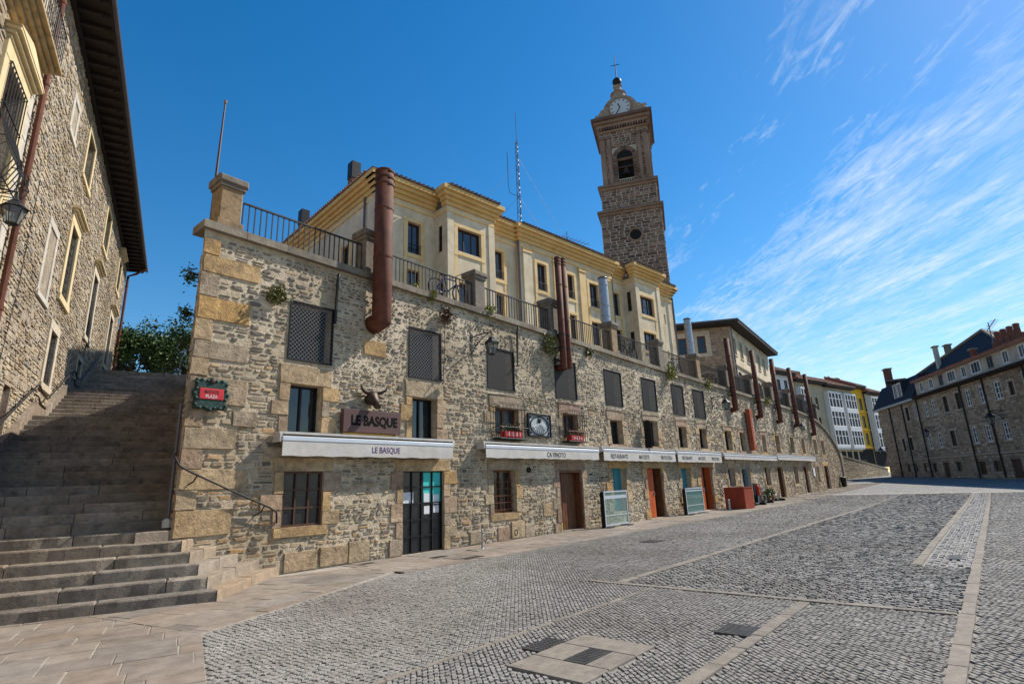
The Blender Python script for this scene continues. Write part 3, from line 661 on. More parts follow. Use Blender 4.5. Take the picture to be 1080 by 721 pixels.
def flight(name, c0, z0, nst, rs, tr):
    mb = MB()
    for i in range(nst):
        c = c0+tr*i; n = LW
        while n < -.05:
            l = random.uniform(.85, 1.5)
            if -.02-(n+l) < .4: l = -.02-n
            dz = random.uniform(-.006, .006); mb.prism([st(n+.006, c+random.uniform(-.01, .01)), st(n+l-.006, c+random.uniform(-.01, .01)), st(n+l-.006, c+tr+.12), st(n+.006, c+tr+.12)], z0+rs*i-.08, z0+rs*(i+1)+dz, .016); n += l
    mb.build(name, m_step, stair)
def lnd(*a): m_ = MB(); landing(m_, *a); m_.build('landing', m_step, stair)
lnd(2.2, 3.05, zl)
flight('flight', 3.0, zl, 12, .165, .34); z2 = zl+12*.165; lnd( 7.05, 8.45, z2)
flight('flight', 8.4, z2, 9, .165, .38); z3 = z2+9*.165; lnd( 11.8, 13.25, z3)
flight('flight', 13.2, z3, 11, (7.2-z3)/11, .38); lnd( 17.35, 19.5, 7.2)
# pale stone skirting that follows the stairs along the palace
sk = MB()
for (c0, za, c1, zb) in ((-2.2, .0, 2.2, zl), (2.2, zl, 3.0, zl), (3.0, zl, 7.1, z2), (7.1, z2, 8.4, z2), (8.4, z2, 11.8, z3), (11.8, z3, 13.2, z3), (13.2, z3, 17.4, 7.2)):
    a, b = st(LW-.0, c0), st(LW, c1); h = .42
    A = [Vector((a[0], a[1], za-.3)), Vector((b[0], b[1], zb-.3)), Vector((b[0], b[1], zb+h)), Vector((a[0], a[1], za+h))]
    sk.add([q-NN*.06 for q in A]+[q+NN*.09 for q in A], [(3, 2, 1, 0), (4, 5, 6, 7), (0, 1, 5, 4), (1, 2, 6, 5), (2, 3, 7, 6), (3, 0, 4, 7)])
sk.build('skirting', m_step, stair)
core = MB()
for c0, z_, c1, zb in ((1.0, .6, 3.4, zl-.2), (3.4, zl-.2, 7.4, z2-.35), (7.4, z2-.35, 12, z3-.35), (12, z3-.35, 17.6, 6.7)):
    a = [st(LW, c0), st(-.03, c0), st(-.03, c1), st(LW, c1)]
    core.add([(a[0][0], a[0][1], z_), (a[1][0], a[1][1], z_), (a[2][0], a[2][1], zb), (a[3][0], a[3][1], zb)], [(0, 1, 2, 3)])
core.build('fill', m_step, stair)

# ------------------------------------------------------------------ restaurant building: the long rubble wall
D = 11.7
WF = Fr((0, D, 0), az=R(90))
S = lambda s: s*.9
Z = lambda z: 1.6+(z-1.6)*.9
def Q(t): return (S(t[0]), S(t[1]), Z(t[2]), Z(t[3]))
def top(u):
    pts = [(3.9, 7.1), (24, 6.85), (36, 6.80), (50, 6.70), (54, 6.52), (56.8, 6.30), (59.5, 5.75), (62, 4.9), (63.6, 4.05), (64.6, 3.1), (65.2, 2.0)]
    if u <= pts[0][0]: return pts[0][1]
    for (a, b), (c, d) in zip(pts, pts[1:]):
        if a <= u <= c: return b+(d-b)*(u-a)/(c-a)
    return pts[-1][1]
rest = thing('restaurant_building', 'long three storey rubble stone building with restaurant awnings under a railed terrace', 'building', (34, D, 0))
GR = [Q(t) for t in [(6.65,7.91,4.9,6.48),(10.52,11.86,4.92,6.54),(14.04,15.52,4.97,6.5),(18.1,19.65,5.03,6.67),(21.99,23.57,5.06,6.75),(25.65,27.24,5.11,6.81),(29.2,30.75,5.14,6.87),(32.15,33.83,5.15,6.9)]]
UP = [Q(t) for t in [(6.77,7.67,3.1,4.3),(10.66,11.64,3.1,4.33),(14.35,15.65,3.36,4.33),(18.46,19.53,3.4,4.4),(22.2,23.27,3.29,4.4),(25.64,26.95,3.3,4.6),(29.52,30.55,3.34,4.5),(32.4,33.46,3.36,4.53),
   (36.6,37.8,3.35,4.63),(39.5,40.62,3.36,4.64),(44.25,45.2,3.39,4.68),(47.75,48.85,3.43,4.8),(52.1,53.2,3.52,4.82),(55.85,56.83,3.51,4.84),(60.3,61.6,3.55,4.93),(63.5,64.8,3.56,4.95)]]
GD = [Q(t) for t in [(6.76,7.81,.86,2.15),(10.36,11.93,-.18,2.14),(14.2,15.35,.73,2.16),(18.0,19.6,-.18,2.15),(22.0,23.2,.35,2.22),(25.3,27.0,-.18,2.22),(29.28,30.47,.4,2.22),(31.88,33.6,-.18,2.27),
   (36.35,37.5,1.07,2.21),(38.8,40.5,-.18,2.24),(43.9,45.1,.96,2.28),(47,48.6,-.18,2.32),(51.75,52.95,.93,2.33),(55.05,56.5,-.18,2.37),(59.8,60.8,.94,2.38),(63,64.9,-.18,2.44)]]
isdoor = [t[2] < .1 for t in GD]
GD = [(a, b, (gz((a+b)/2)+.03 if dr else c), d) for (a, b, c, d), dr in zip(GD, isdoor)]
HOLES = GR+UP+GD
wall = MB(); wall_with_holes(wall, WF, 4.0, 65.2, -.3, 7.1, HOLES, .38, top, extra_u=[24, 36, 50, 54, 56.8, 59.5, 62, 63.6, 64.6])
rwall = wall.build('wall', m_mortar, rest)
# dressed blocks: quoins, jambs, lintels, sills, a plinth of larger stones
blk = []
def block(u0, u1, v0, v1): blk.append((u0, u1, v0, v1))
v = .9; k = 0
while v < 6.9:
    h = random.uniform(.34, .56); w = random.uniform(.95, 1.3) if k % 2 == 0 else random.uniform(.3, .42)
    if v+h > 6.95: h = 6.95-v
    block(4.005, 4.005+w, v, v+h); v += h; k += 1
def surround(q, lint=.3, sill=.2, jw=(.22, .42), door=False):
    a, b, c, d = q
    block(a-.28, b+.28, d, d+lint)
    if not door and sill: block(a-.2, b+.2, c-sill, c)
    for side in (0, 1):
        v = c; k = random.randint(0, 1)
        while v < d-.02:
            h = min(random.uniform(.28, .46), d-v)
            if d-(v+h) < .15: h = d-v
            w = jw[k % 2]*random.uniform(.8, 1.2)
            block(*((a-w, a) if side == 0 else (b, b+w)), v, v+h); v += h; k += 1
for q in GD: surround(q, door=q[2] < .6, lint=.3)
for i, q in enumerate(UP): surround(q, lint=min(.42, GR[i][2]-q[3]-.04) if i < 8 else .3, sill=.16)
for q in [(8.0, 8.7, 5.0, 5.4), (6.2, 7.0, .02, .42), (7.02, 7.75, .05, .45), (6.25, 6.62, .43, .78), (6.63, 7.4, .47, .77), (7.76, 8.35, .03, .5), (4.3, 4.95, 1.1, 1.7), (4.9, 5.4, 3.0, 3.32), (5.25, 6.1, 3.42, 3.82),
          (8.4, 9.0, .03, .62), (11.0, 11.7, .05, .5), (11.72, 12.3, .05, .38), (12.9, 13.5, .03, .42), (13.52, 14.2, .05, .55), (14.22, 14.7, .03, .4), (10.5, 11.3, 4.5, 4.9), (11.9, 12.4, 1.1, 1.45), (15.2, 15.7, .6, 1.0), (12.5, 13.0, 1.4, 1.7), (20.9, 21.5, .03, .5), (23.9, 24.5, .03, .45)]: block(*q)
ok = []
for q in blk:      # blocks never overlap each other or an opening
    if any(q[0] < o[1]-1e-4 and q[1] > o[0]+1e-4 and q[2] < o[3]-1e-4 and q[3] > o[2]+1e-4 for o in ok+HOLES): continue
    ok.append(q)
A4 = np.array(ok); P_, F_ = stones_arrays((A4[:, 0]+A4[:, 1])/2, (A4[:, 2]+A4[:, 3])/2, (A4[:, 1]-A4[:, 0])/2+.004, (A4[:, 3]-A4[:, 2])/2+.004, rng.uniform(.024, .048, len(ok)), n=8, rings=3, jit=.035, inset=.955)
np_mesh('dressed_stone', to_world(WF, P_), F_, m_ashlar, rwall)
HB = ok+[(h[0]-.01, h[1]+.01, h[2], h[3]) for h in HOLES]
lowr, uppr = [], []
for (ua, ub), k_, sk_ in zip(((4.0, 6.55), (6.55, 9.9), (9.9, 13.3), (13.3, 16.9), (16.9, 20.4), (20.4, 23.5), (23.5, 27)), (1.25, .95, 1.1, .9, 1.2, .95, 1.15), (.05, .14, .08, .16, .10, .18, .10)):
    masonry('rubble', WF, ua, ub, 0, 4.55, HB, m_rubble, rwall, ch=(.05*k_, .125*k_), sw=(.09*k_, .34*k_), dep=(.004, .030), gap=.022, top=top, skip=sk_, jit=.26, bot=lambda u: gz(u)+.02, collect=lowr)
    masonry('rubble', WF, ua, ub, 4.55, 7.0, HB, m_rubbledark, rwall, ch=(.05*k_, .115*k_), sw=(.08*k_, .27*k_), dep=(.002, .028), gap=.032, top=top, skip=sk_+.10, jit=.32, collect=uppr)
for lst, mt, jt in ((lowr, m_rubble, .26), (uppr, m_rubbledark, .32)):
    P_, F_ = stones_arrays(*[np.concatenate(q) for q in zip(*lst)], n=8, jit=jt); np_mesh('rubble', to_world(WF, P_), F_, mt, rwall)
masonry('rubble', WF, 27, 65, 0, 4.4, HB, m_rubble, rwall, ch=(.07, .15), sw=(.13, .40), dep=(.006, .04), gap=.034, top=top, skip=.12, n=4, jit=.2, bot=lambda u: gz(u)+.02)
masonry('rubble', WF, 27, 65, 4.4, 7.0, HB, m_rubbledark, rwall, ch=(.07, .14), sw=(.11, .34), dep=(.004, .04), gap=.04, top=top, skip=.22, n=4, jit=.25)
# the side of the building along the stairs, and its far end
SF = Fr((P0+CL*20), az=CLA+math.pi)
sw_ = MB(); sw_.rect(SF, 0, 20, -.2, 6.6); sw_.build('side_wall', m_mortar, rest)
masonry('side_rubble', SF, 0, 20, 0, 6.55, [], m_rubble, rest, ch=(.1, .2), sw=(.2, .5), dep=(.006, .03), gap=.025, n=4)
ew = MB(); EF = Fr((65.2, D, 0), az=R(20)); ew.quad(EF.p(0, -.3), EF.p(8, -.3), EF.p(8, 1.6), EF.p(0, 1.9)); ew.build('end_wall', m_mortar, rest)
cp = MB(); u = 3.93
while u < 65.1:
    l = random.uniform(.9, 1.5); l = min(l, 65.15-u); za, zb = top(u+.001), top(u+l)
    h = .17; P = []
    for w0 in (-.5, .13):
        for uu, zz in ((u+.004, za), (u+l-.004, zb)): P += [WF.p(uu, zz, w0), WF.p(uu, zz+h, w0)]
    cp.add(P, [(0, 1, 3, 2), (4, 6, 7, 5), (0, 4, 5, 1), (2, 3, 7, 6), (1, 5, 7, 3), (0, 2, 6, 4)]); u += l
cp.build('coping', m_coping, rest)
# terrace deck behind the parapet
td = MB(); td.prism([(4.2, 12.1), (60, 12.1), (66, 20), (100, 27), (100, 60), (st(0, 20)[0]-12, 60), (st(-12, 19.4)[0], st(-12, 19.4)[1]), st(0, 19.4)], 5.9, 6.55)
td.build('terrace', m_slab, kind='structure')

# mesh grilles over the top openings
m_mesh = grille_mat('woven wire mesh', R(90), (.15, .15, .155), .10, .15)
m_mesh2 = grille_mat('fine dark mesh', R(90), (.055, .05, .047), .09, .3)
for i, (a, b, c, d) in enumerate(GR):
    f = MB(); t_ = .035
    for q in ((a, b, c, c+t_), (a, b, d-t_, d), (a, a+t_, c+t_, d-t_), (b-t_, b, c+t_, d-t_)): f.box(WF, *q, -.04, .03)
    fo = f.build('grille', m_darkmetal, rest)
    MB().rect(WF, a+.01, b-.01, c+.01, d-.01, .0).build('mesh', m_mesh if i < 2 else m_mesh2, fo)
    MB().rect(WF, a-.02, b+.02, c-.02, d+.02, -.36).build('backing', m_dark, fo)
# upper windows
for i, (a, b, c, d) in enumerate(UP):
    if i in (2, 3): continue
    window(WF, a, b, c, d, rest, m_shutter if i not in (0, 1) else m_darkmetal, m_glass if i in (0, 1) else m_paneblack, w=-.26, nx=2 if i < 2 else 1, fw=.045)
# ground floor windows and doors
a, b, c, d = GD[0]
o = window(WF, a, b, c, d, rest, m_shutter, m_glassdull, w=-.06, nx=3, ny=3, fw=.05, bar=.035)
for i in (2,):
    a, b, c, d = GD[i]; o = window(WF, a, b, c, d, rest, m_wood, m_glassdull, w=-.24, nx=2, fw=.06)
    gr = MB()
    for k in range(6): uu = a+(b-a)*(k+.5)/6; gr.tube([WF.p(uu, c, -.1), WF.p(uu, d-.25, -.1)], .011, 5)
    for k in range(5): vv = c+(d-.25-c)*(k+.5)/5; gr.box(WF, a, b, vv-.01, vv+.01, -.11, -.09)
    gr.build('window_bars', m_wood, o)
for i in (8, 10, 12, 14): window(WF, *GD[i], rest, m_bluedoor if i == 8 else m_shutter, m_paneblack, w=-.25, nx=1, fw=.06)
for i in (4, 6):      # tall teal windows with solid lower panel
    a, b, c, d = GD[i]; f = MB(); f.box(WF, a, b, c, d, -.27, -.22); f.box(WF, a+.06, b-.06, c+.06, c+.5, -.22, -.20, .01); o = f.build('window', m_teal, rest)
    MB().box(WF, a+.12, a+.4, c+.75, c+1.15, -.221, -.212).build('pane', m_glass, o)
    f = MB(); f.box(WF, (a+b)/2-.015, (a+b)/2+.015, c+.02, d-.02, -.22, -.205); f.build('cover_strip', m_teal, o)
def back(a, b, c, d, root): return MB().rect(WF, a-.02, b+.02, c-.02, d+.02, -.377).build('dark_room', m_dark, root)
# double wire door with posters
a, b, c, d = GD[1]
f = MB(); NX, NY = 4, 5; w0, w1 = -.12, -.06
for i in range(NX+1):
    uu = a+(b-a)*i/NX; hw = .032 if i in (0, 2, 4) else .014; f.box(WF, max(a, uu-hw), min(b, uu+hw), c, d, w0, w1+.004)
for j in range(NY+1):
    vv = c+(d-c)*j/NY; hw = .03 if j in (0, NY) else .014; f.box(WF, a, b, max(c, vv-hw), min(d, vv+hw), w0+.004, w1)
do = f.build('door', m_darkmetal, rest); MB().rect(WF, a, b, c, d, -.095).build('pane', m_glassdull, do); back(a, b, c, d, do)
for (i0, j0, i1, j1, mt) in ((2, 4, 3, 5, m_tealposter), (3, 4, 4, 5, m_tealposter), (2, 3, 3, 4, m_tealposter), (3, 3, 4, 4, m_tealposter)):
    ua, ub = a+(b-a)*i0/NX+.035, a+(b-a)*i1/NX-.035; va, vb = c+(d-c)*j0/NY+.02, c+(d-c)*j1/NY-.02
    MB().box(WF, ua, ub, va, vb, -.094, -.09).build('poster', mt, do)
for (ua, ub, va, vb) in ((.06, .3, .6, .74), (.56, .7, .60, .72), (.79, .93, .58, .70), (.56, .7, .46, .56), (.79, .93, .47, .56)):
    MB().box(WF, a+(b-a)*ua, a+(b-a)*ub, c+(d-c)*va, c+(d-c)*vb, -.089, -.085).build('notice', m_paper, do)
fr_ = MB()
for k in (1, 2): fr_.box(WF, a+(b-a)*(k-.0)/NX+.1, a+(b-a)*k/NX+.22, c+.1, d-.15, -.30, -.27)
fr_.build('inner_door', m_wood, do)
# dark wooden door standing open
a, b, c, d = GD[3]
f = MB(); f.box(WF, a, a+.11, c, d, -.30, -.02); f.box(WF, b-.10, b, c, d, -.30, -.02); f.box(WF, a+.11, b-.10, d-.09, d, -.30, -.02); do = f.build('door', m_wood, rest); back(a, b, c, d, do)
f = MB()
for k in range(5): f.box(WF, a+.48+k*.17, a+.64+k*.17, c+.02, d-.1, -.30, -.26, .008)
f.build('leaf', m_wood, do); MB().box(WF, a+.015, a+.10, c+.01, c+.3, -.02, -.012).build('kick_plate', surf('brass', (.6, .42, .06), rough=.35, namt=.1, bump=0, metal=.5), do)
MB().box(WF, a+.1, b-.1, c-.03, c+.012, -.3, .02).build('threshold', m_slab, do)
# orange doors half open
for i in (5, 7):
    a, b, c, d = GD[i]; m_ = a+(b-a)*(.62 if i == 5 else .5); f = MB()
    for k in range(3):
        f.box(WF, a+.04+(m_-a-.04)*k/3+.004, a+.04+(m_-a-.04)*(k+1)/3-.004, c+.02, d-.02, -.22, -.17, .008)
    do = f.build('door', m_orange, rest); back(a, b, c, d, do)
    lf = MB(); lf.box(WF, b-.09, b-.05, c+.02, d-.02, -.37, -.05); lf.build('open_leaf', m_orange if i == 7 else m_wood, do)
    MB().box(WF, m_-.1, m_-.06, c+.95, c+1.1, -.17, -.13).build('handle', m_galv, do)
for i, mt in ((9, m_bluedoor), (11, m_wood), (13, m_redshut), (15, m_wood)):
    a, b, c, d = GD[i]; f = MB(); f.box(WF, a, a+.08, c, d, -.28, -.1); f.box(WF, b-.08, b, c, d, -.28, -.1); f.box(WF, a+.08, b-.08, d-.08, d, -.28, -.1); do = f.build('door', mt, rest); back(a, b, c, d, do)
    lf = MB(); lf.box(WF, a+.08, a+(b-a)*.55, c+.02, d-.08, -.26, -.21); lf.box(WF, a+.16, a+(b-a)*.5, c+.2, c+.9, -.21, -.195, .01); lf.build('leaf', mt, do)
# balconette cages with barred windows
for i in (2, 3):
    a, b, c, d = UP[i]; o = window(WF, a, b, c, d, rest, m_wood, m_glassdull, w=-.2, nx=2, fw=.06)
    cg = MB(); A, B, C_, D_ = a-.12, b+.12, c-.12, d+.06; w_ = .34
    for k in range(9): uu = A+(B-A)*k/8; cg.tube([WF.p(uu, C_, w_), WF.p(uu, D_-.1, w_), WF.p(uu, D_, w_-.1), WF.p(uu, D_+.02, .02)] if k in (0, 8) else [WF.p(uu, C_, w_), WF.p(uu, D_-.02, w_)], .009, 5)
    for uu in (A, B):
        for k in range(1, 4): cg.tube([WF.p(uu, C_, w_*k/4), WF.p(uu, D_-.06, w_*k/4)], .008, 5)
    for vv in (C_, C_+.35, D_-.08): cg.tube([WF.p(A, vv, .01), WF.p(A, vv, w_), WF.p(B, vv, w_), WF.p(B, vv, .01)], .012, 5)
    for k in range(12): uu = A+(B-A)*(k+.5)/12; cg.ring(WF.p(uu, D_+.02, w_), .04, .007, WF.n, 8, 4)
    cg.box(WF, A, B, C_-.03, C_, .03, w_+.02); cg.build('window_cage', m_iron, o)
# drainpipes down the parapet
for uu, zb in ((7.12, 5.55), (14.1, 5.55)):
    p = MB(); p.tube([WF.p(uu, 6.9, .16), WF.p(uu, 6.7, .1), WF.p(uu, zb+.1, .07), WF.p(uu-.05, zb, .12), WF.p(uu-.12, zb-.03, .14)], .035, 8); p.build('drainpipe', m_iron, rest, smooth=True)
for (uu, vv, r_) in ((14.5, 2.1, .09), (13.72, .22, .09), (34.3, 3.5, .07)):
    p = MB(); p.lathe(WF.p(uu, vv, -.02), [(0, r_), (.075, r_), (.075, r_*.7), (.03, r_*.7)], 12, WF.n); p.build('vent_hole', m_dark, rest)
f = MB(); f.box(WF, S(58.2), S(58.8), 1.5, 2.15, .03, .09); f.build('menu_board', m_paper, rest)
f = MB(); f.box(WF, 64.5, 65.35, 0, 3.6, -.6, .12); f.build('end_pier', m_coping, rest)
f = MB(); f.tube([WF.p(u, 4.42+.03*math.sin(u*1.9)+.01*u*.4, .055) for u in [12.2+.7*i for i in range(60)]], .011, 4); f.tube([WF.p(10.75, 6.8, .05), WF.p(10.78, 5.6, .05), WF.p(10.7, 4.5, .05)], .01, 4); f.build('cable', m_iron, rest)

# ------------------------------------------------------------------ awnings
def awning(u0, u1, zt, zb, label, words, mat=m_cloth, p=.36, arms=0):
    t = thing('awning', label, 'awning', WF.p((u0+u1)/2, zt, .1), group='retracted white awnings over the restaurant fronts')
    c = MB(); c.box(WF, u0, u1, zt-.05, zt, .03, p-.04); c.box(WF, u0+.02, u1-.02, zt-.17, zt-.06, .03, .14); c.build('cassette', m_offwhite, t)
    b = MB(); b.box(WF, u0+.06, u1-.06, zt-.20, zt-.10, p-.07, p, .012); b.build('front_bar', m_alu, t)
    v = MB(); n = max(8, int((u1-u0)/.12)); zv = zt-.2
    for i in range(n+1):
        uu = u0+.07+(u1-u0-.14)*i/n; q = .005*math.sin(i*1.7)+.004*math.sin(i*.61)
        v.v += [tuple(WF.p(uu, zv, p-.012)), tuple(WF.p(uu, (zv+zb)/2, p-.010)), tuple(WF.p(uu, zb+.008*math.sin(i*1.1), p-.010+q*.35))]
    v.f = [(3*i+k, 3*i+3+k, 3*i+4+k, 3*i+1+k) for i in range(n) for k in (0, 1)]
    vo = v.build('valance', mat, t, smooth=True)
    for uu in (u0, u1-.06): e = MB(); e.box(WF, uu, uu+.06, zt-.22, zt-.055, .03, p-.02, .01); e.build('end_bracket', m_offwhite, t)
    for (w_, uc, wd, mt) in words: text(w_, WF, uc, (zv+zb)/2, min(.17, (zv-zb)*.62), mt, vo, w=p-.006, width=wd*1.08, bold=.012)
    if arms:
        for k in range(arms):
            a = MB(); uu = u0+(u1-u0)*(k+.5)/arms; a.tube([WF.p(uu, zb-.45, .03), WF.p(uu+.1, zb, p-.05)], .018, 5); a.build('arm', m_offwhite, t)
K = .972
def az_(z): return 1.6+(z-1.6)*.9*K
awning(S(6.6)*K, S(12.41)*K, az_(3.11), az_(2.52), 'white awning lettered in purple under the brown bull head signboard', [('LE BASQUE', S(9.75)*K, .78, m_purple)])
x0_, x1_ = S(6.6)*K, S(12.41)*K
awning(S(13.78)*K, S(21.1)*K, az_(3.12), az_(2.57), 'white awning below the two caged windows with red flower boxes', [('CA VINOTO', S(17.9)*K, 1.0, m_ink)])
awning(S(21.35)*K, S(28.85)*K, az_(3.18), az_(2.55), 'white lettered awning above the first orange door and the clear glass screen', [('RESTAURANTE', S(22.8)*K, 1.25, m_ink), ('MATXETE', S(25.2)*K, .85, m_ink), ('PINTXOTEKA', S(27.7)*K, 1.1, m_ink)])
awning(S(29.0)*K, S(35.6)*K, az_(3.22), az_(2.55), 'white lettered awning above the second orange door beside the red planter box', [('RESTAURANTE', S(30.3)*K, 1.1, m_ink), ('MATXETE', S(32.4)*K, .85, m_ink), ('PINTXOTEKA', S(34.5)*K, 1.0, m_ink)])
awning(S(36.0)*K, S(47.6)*K, az_(3.2), az_(2.78), 'long plain awning past the red planter box, nearer half of the far pair', [], arms=4)
awning(S(47.7)*K, S(60.3)*K, az_(3.32), az_(2.86), 'long plain awning at the far end of the restaurant wall', [], arms=4)

# ------------------------------------------------------------------ signs and ornaments on the wall
t = thing('signboard', 'brown metal signboard with dark cut letters above the first awning', 'sign', WF.p(8.32, 3.2))
f = MB(); f.box(WF, 7.40, 9.10, 3.0, 3.55, .03, .17, .006); f.build('board', surf('brown sign metal', [(.085,.045,.042),(.11,.058,.052)], island=False, rough=.5, nscale=3, namt=.15, bump=.1), t)
text('LE BASQUE', WF, 8.30, 3.27, .30, surf('matt black letter', (.008,.007,.007), rough=.9, namt=0, bump=0, spec=.1), t, w=.173, width=1.38, bold=.045)
f = MB(); f.box(WF, 7.45, 8.9, 2.955, 2.99, .05, .1); f.build('lower_strip', surf('gilded strip', (.55,.33,.06), rough=.5, namt=.4, nscale=15, bump=0), t)
t = thing('bull_head', 'dark sculpted bull head with spread horns above the brown signboard', 'sculpture', WF.p(8.22, 3.75))
hd = MB(); c0 = WF.p(8.22, 3.93, .05); ax = (WF.n*.75 - WF.V*.62).normalized()
hd.lathe(c0, [(0, .16), (.05, .19), (.14, .17), (.22, .13), (.32, .095), (.40, .09), (.45, .10), (.49, .07), (.505, .03)], 14, ax)
for sgn in (-1, 1):
    hd.lathe(WF.p(8.22+sgn*.12, 3.86, .2), [(0, .03), (.02, .035), (.04, .02)], 8, WF.U*sgn+WF.n)
head = hd.build('head', m_bronze, t, smooth=True)
for sgn in (-1, 1):
    h = MB(); h.tube([WF.p(8.22+sgn*.13, 4.0, .1), WF.p(8.22+sgn*.26, 4.03, .14), WF.p(8.22+sgn*.36, 4.09, .2), WF.p(8.22+sgn*.39, 4.2, .24)], [.05, .042, .028, .008], 8); h.build('horn', m_bronze, t, smooth=True)
    h = MB(); h.lathe(WF.p(8.22+sgn*.15, 3.93, .12), [(0, .02), (.06, .045), (.14, .03), (.18, .005)], 8, WF.U*sgn-WF.V*.25+WF.n*.3); h.build('ear', m_bronze, t, smooth=True)
# ornate street name plaque
t = thing('street_plaque', 'ornate dark green cast iron street plaque with a red name panel on the wall corner', 'street sign', WF.p(4.42, 3.6))
pl = MB(); NP = 40; P = []
for i in range(NP):
    a = 2*math.pi*i/NP; sq_ = max(abs(math.cos(a))/.33, abs(math.sin(a))/.30); r_ = (1/sq_)*.72+.09+.022*math.cos(8*a)
    P.append((4.42+r_*math.cos(a), 3.6+r_*math.sin(a)*1.05))
pl.v = [tuple(WF.p(u, v, .05)) for u, v in P]+[tuple(WF.p(u, v, .085)) for u, v in P]+[tuple(WF.p(4.42+(u-4.42)*.86, 3.6+(v-3.6)*.86, .11)) for u, v in P]
pl.f = [tuple(range(NP-1, -1, -1))]+[(i, (i+1) % NP, NP+(i+1) % NP, NP+i) for i in range(NP)]+[(NP+i, NP+(i+1) % NP, 2*NP+(i+1) % NP, 2*NP+i) for i in range(NP)]+[tuple(range(2*NP, 3*NP))]
for i in range(0, NP, 2):
    a = 2*math.pi*i/NP; u, v = P[i]; pl.lathe(WF.p(4.42+(u-4.42)*.9, 3.6+(v-3.6)*.9, .10), [(0, .035), (.02, .03), (.03, .01)], 6, WF.n)
pl.build('frame', m_greeniron, t)
f = MB(); f.box(WF, 4.19, 4.65, 3.49, 3.71, .10, .128, .012); f.build('name_panel', surf('red plaque enamel', (.48,.03,.035), rough=.45, nscale=8, namt=.2, bump=0), t)
text('MATXETE', WF, 4.42, 3.64, .065, m_ink, t, w=.131, width=.27, bold=.01); text('PLAZA', WF, 4.42, 3.55, .065, m_paper, t, w=.131, width=.22, bold=.01)
f = MB(); f.lathe(WF.p(4.42, 3.86, .1), [(0, .06), (.03, .05), (.05, .02)], 8, WF.n); f.build('crest', m_bronze, t)
# carved relief between the caged windows
t = thing('wall_relief', 'square blue grey carved relief in a dark frame between the two caged windows', 'plaque', WF.p(15.15, 3.6))
f = MB(); a, b, c, d = 14.52, 15.78, 3.20, 3.98
for q in ((a, b, c, c+.05), (a, b, d-.05, d), (a, a+.05, c+.05, d-.05), (b-.05, b, c+.05, d-.05)): f.box(WF, *q, .03, .11)
f.build('frame', m_darkmetal, t); MB().box(WF, a+.05, b-.05, c+.05, d-.05, .03, .06).build('panel', m_relief, t)
f = MB(); cc = WF.p(15.15, 3.56, .065)
P = [WF.p(15.15+.5*math.cos(k*math.pi/12), 3.585+.31*math.sin(k*math.pi/12), .07) for k in range(25)]; f.tube(P, .022, 6, False); f.build('ring', m_darkmetal, t)
f = MB()
for k in range(9):
    an = math.pi*(1.12+.76*k/8); f.tube([WF.p(15.15, 3.66, .07), WF.p(15.15+.4*math.cos(an), 3.60+.26*math.sin(an), .075)], [.012, .03], 5)
f.build('rays', m_relief, t); f = MB(); f.lathe(WF.p(15.15, 3.76, .06), [(0, .09), (.03, .085), (.045, .03)], 12, WF.n); f.build('boss', m_darkmetal, t)
for uu in (14.66, 15.64):
    for vv in (3.33, 3.85):
        f = MB(); f.lathe(WF.p(uu, vv, .06), [(0, .04), (.03, .035)], 10, WF.n); f.build('stud', m_darkmetal, t)
# rust red vertical sign and projecting frame
t = thing('vertical_sign', 'tall rust red sheet metal sign with white lettering hung below the flues', 'sign', WF.p(37.4, 4.6))
f = MB(); f.box(WF, 37.05, 37.62, 3.25, 5.88, .08, .34, .01); f.build('panel', m_redsign, t)
VF = Fr(WF.p(37.45, 4.45), U=(0, 0, 1), V=(-1, 0, 0)); text('RESTAURANTE', VF, 0, 0, .2, m_white, t, w=.345, width=1.7)
t = thing('projecting_frame', 'thin dark iron frame jutting from the wall over the glass screen awning', 'sign bracket', WF.p(22.75, 3.7))
f = MB(); f.tube([WF.p(22.75, 3.0, .1), WF.p(22.75, 3.0, .42), WF.p(22.75, 4.15, .42), WF.p(22.75, 4.22, .34), WF.p(22.75, 4.22, .03)], .016, 6); f.build('frame', m_iron, t)
MB().box(WF, 22.742, 22.758, 3.02, 4.2, .1, .41).build('panel', m_darkmetal, t)
# flower boxes in the cages
for uu, vv, lb in ((13.5, 3.10, 'red flower box with tall green leaves in the cage left of the relief'), (17.1, 3.12, 'red flower box full of red geraniums in the cage right of the relief')):
    t = thing('flower_box', lb, 'flower box', WF.p(uu, vv, .2)); f = MB(); f.box(WF, uu-.42, uu+.42, vv, vv+.2, .12, .30, .012); bx = f.build('trough', m_red, t)
    text('TABERNA' if uu > 15 else 'II II II I', WF, uu, vv+.1, .11, m_white, bx, w=.304, width=.62, name='marking')
    V_, F_ = leaves([WF.p(uu+k*.1, vv+.24+.03*(k % 2), .21) for k in range(-4, 5)]+([WF.p(uu+.25, vv+.42, .2)] if uu < 15 else []), 260, (.05, .05, .07), .07)
    np_mesh('leaves', V_, F_, m_leaf, t)
    V_, F_ = leaves([WF.p(uu+k*.09, vv+.33, .24) for k in range(-4, 5)], 90 if uu > 15 else 25, (.04, .04, .03), .05); np_mesh('blossom', V_, F_, m_flower, t)

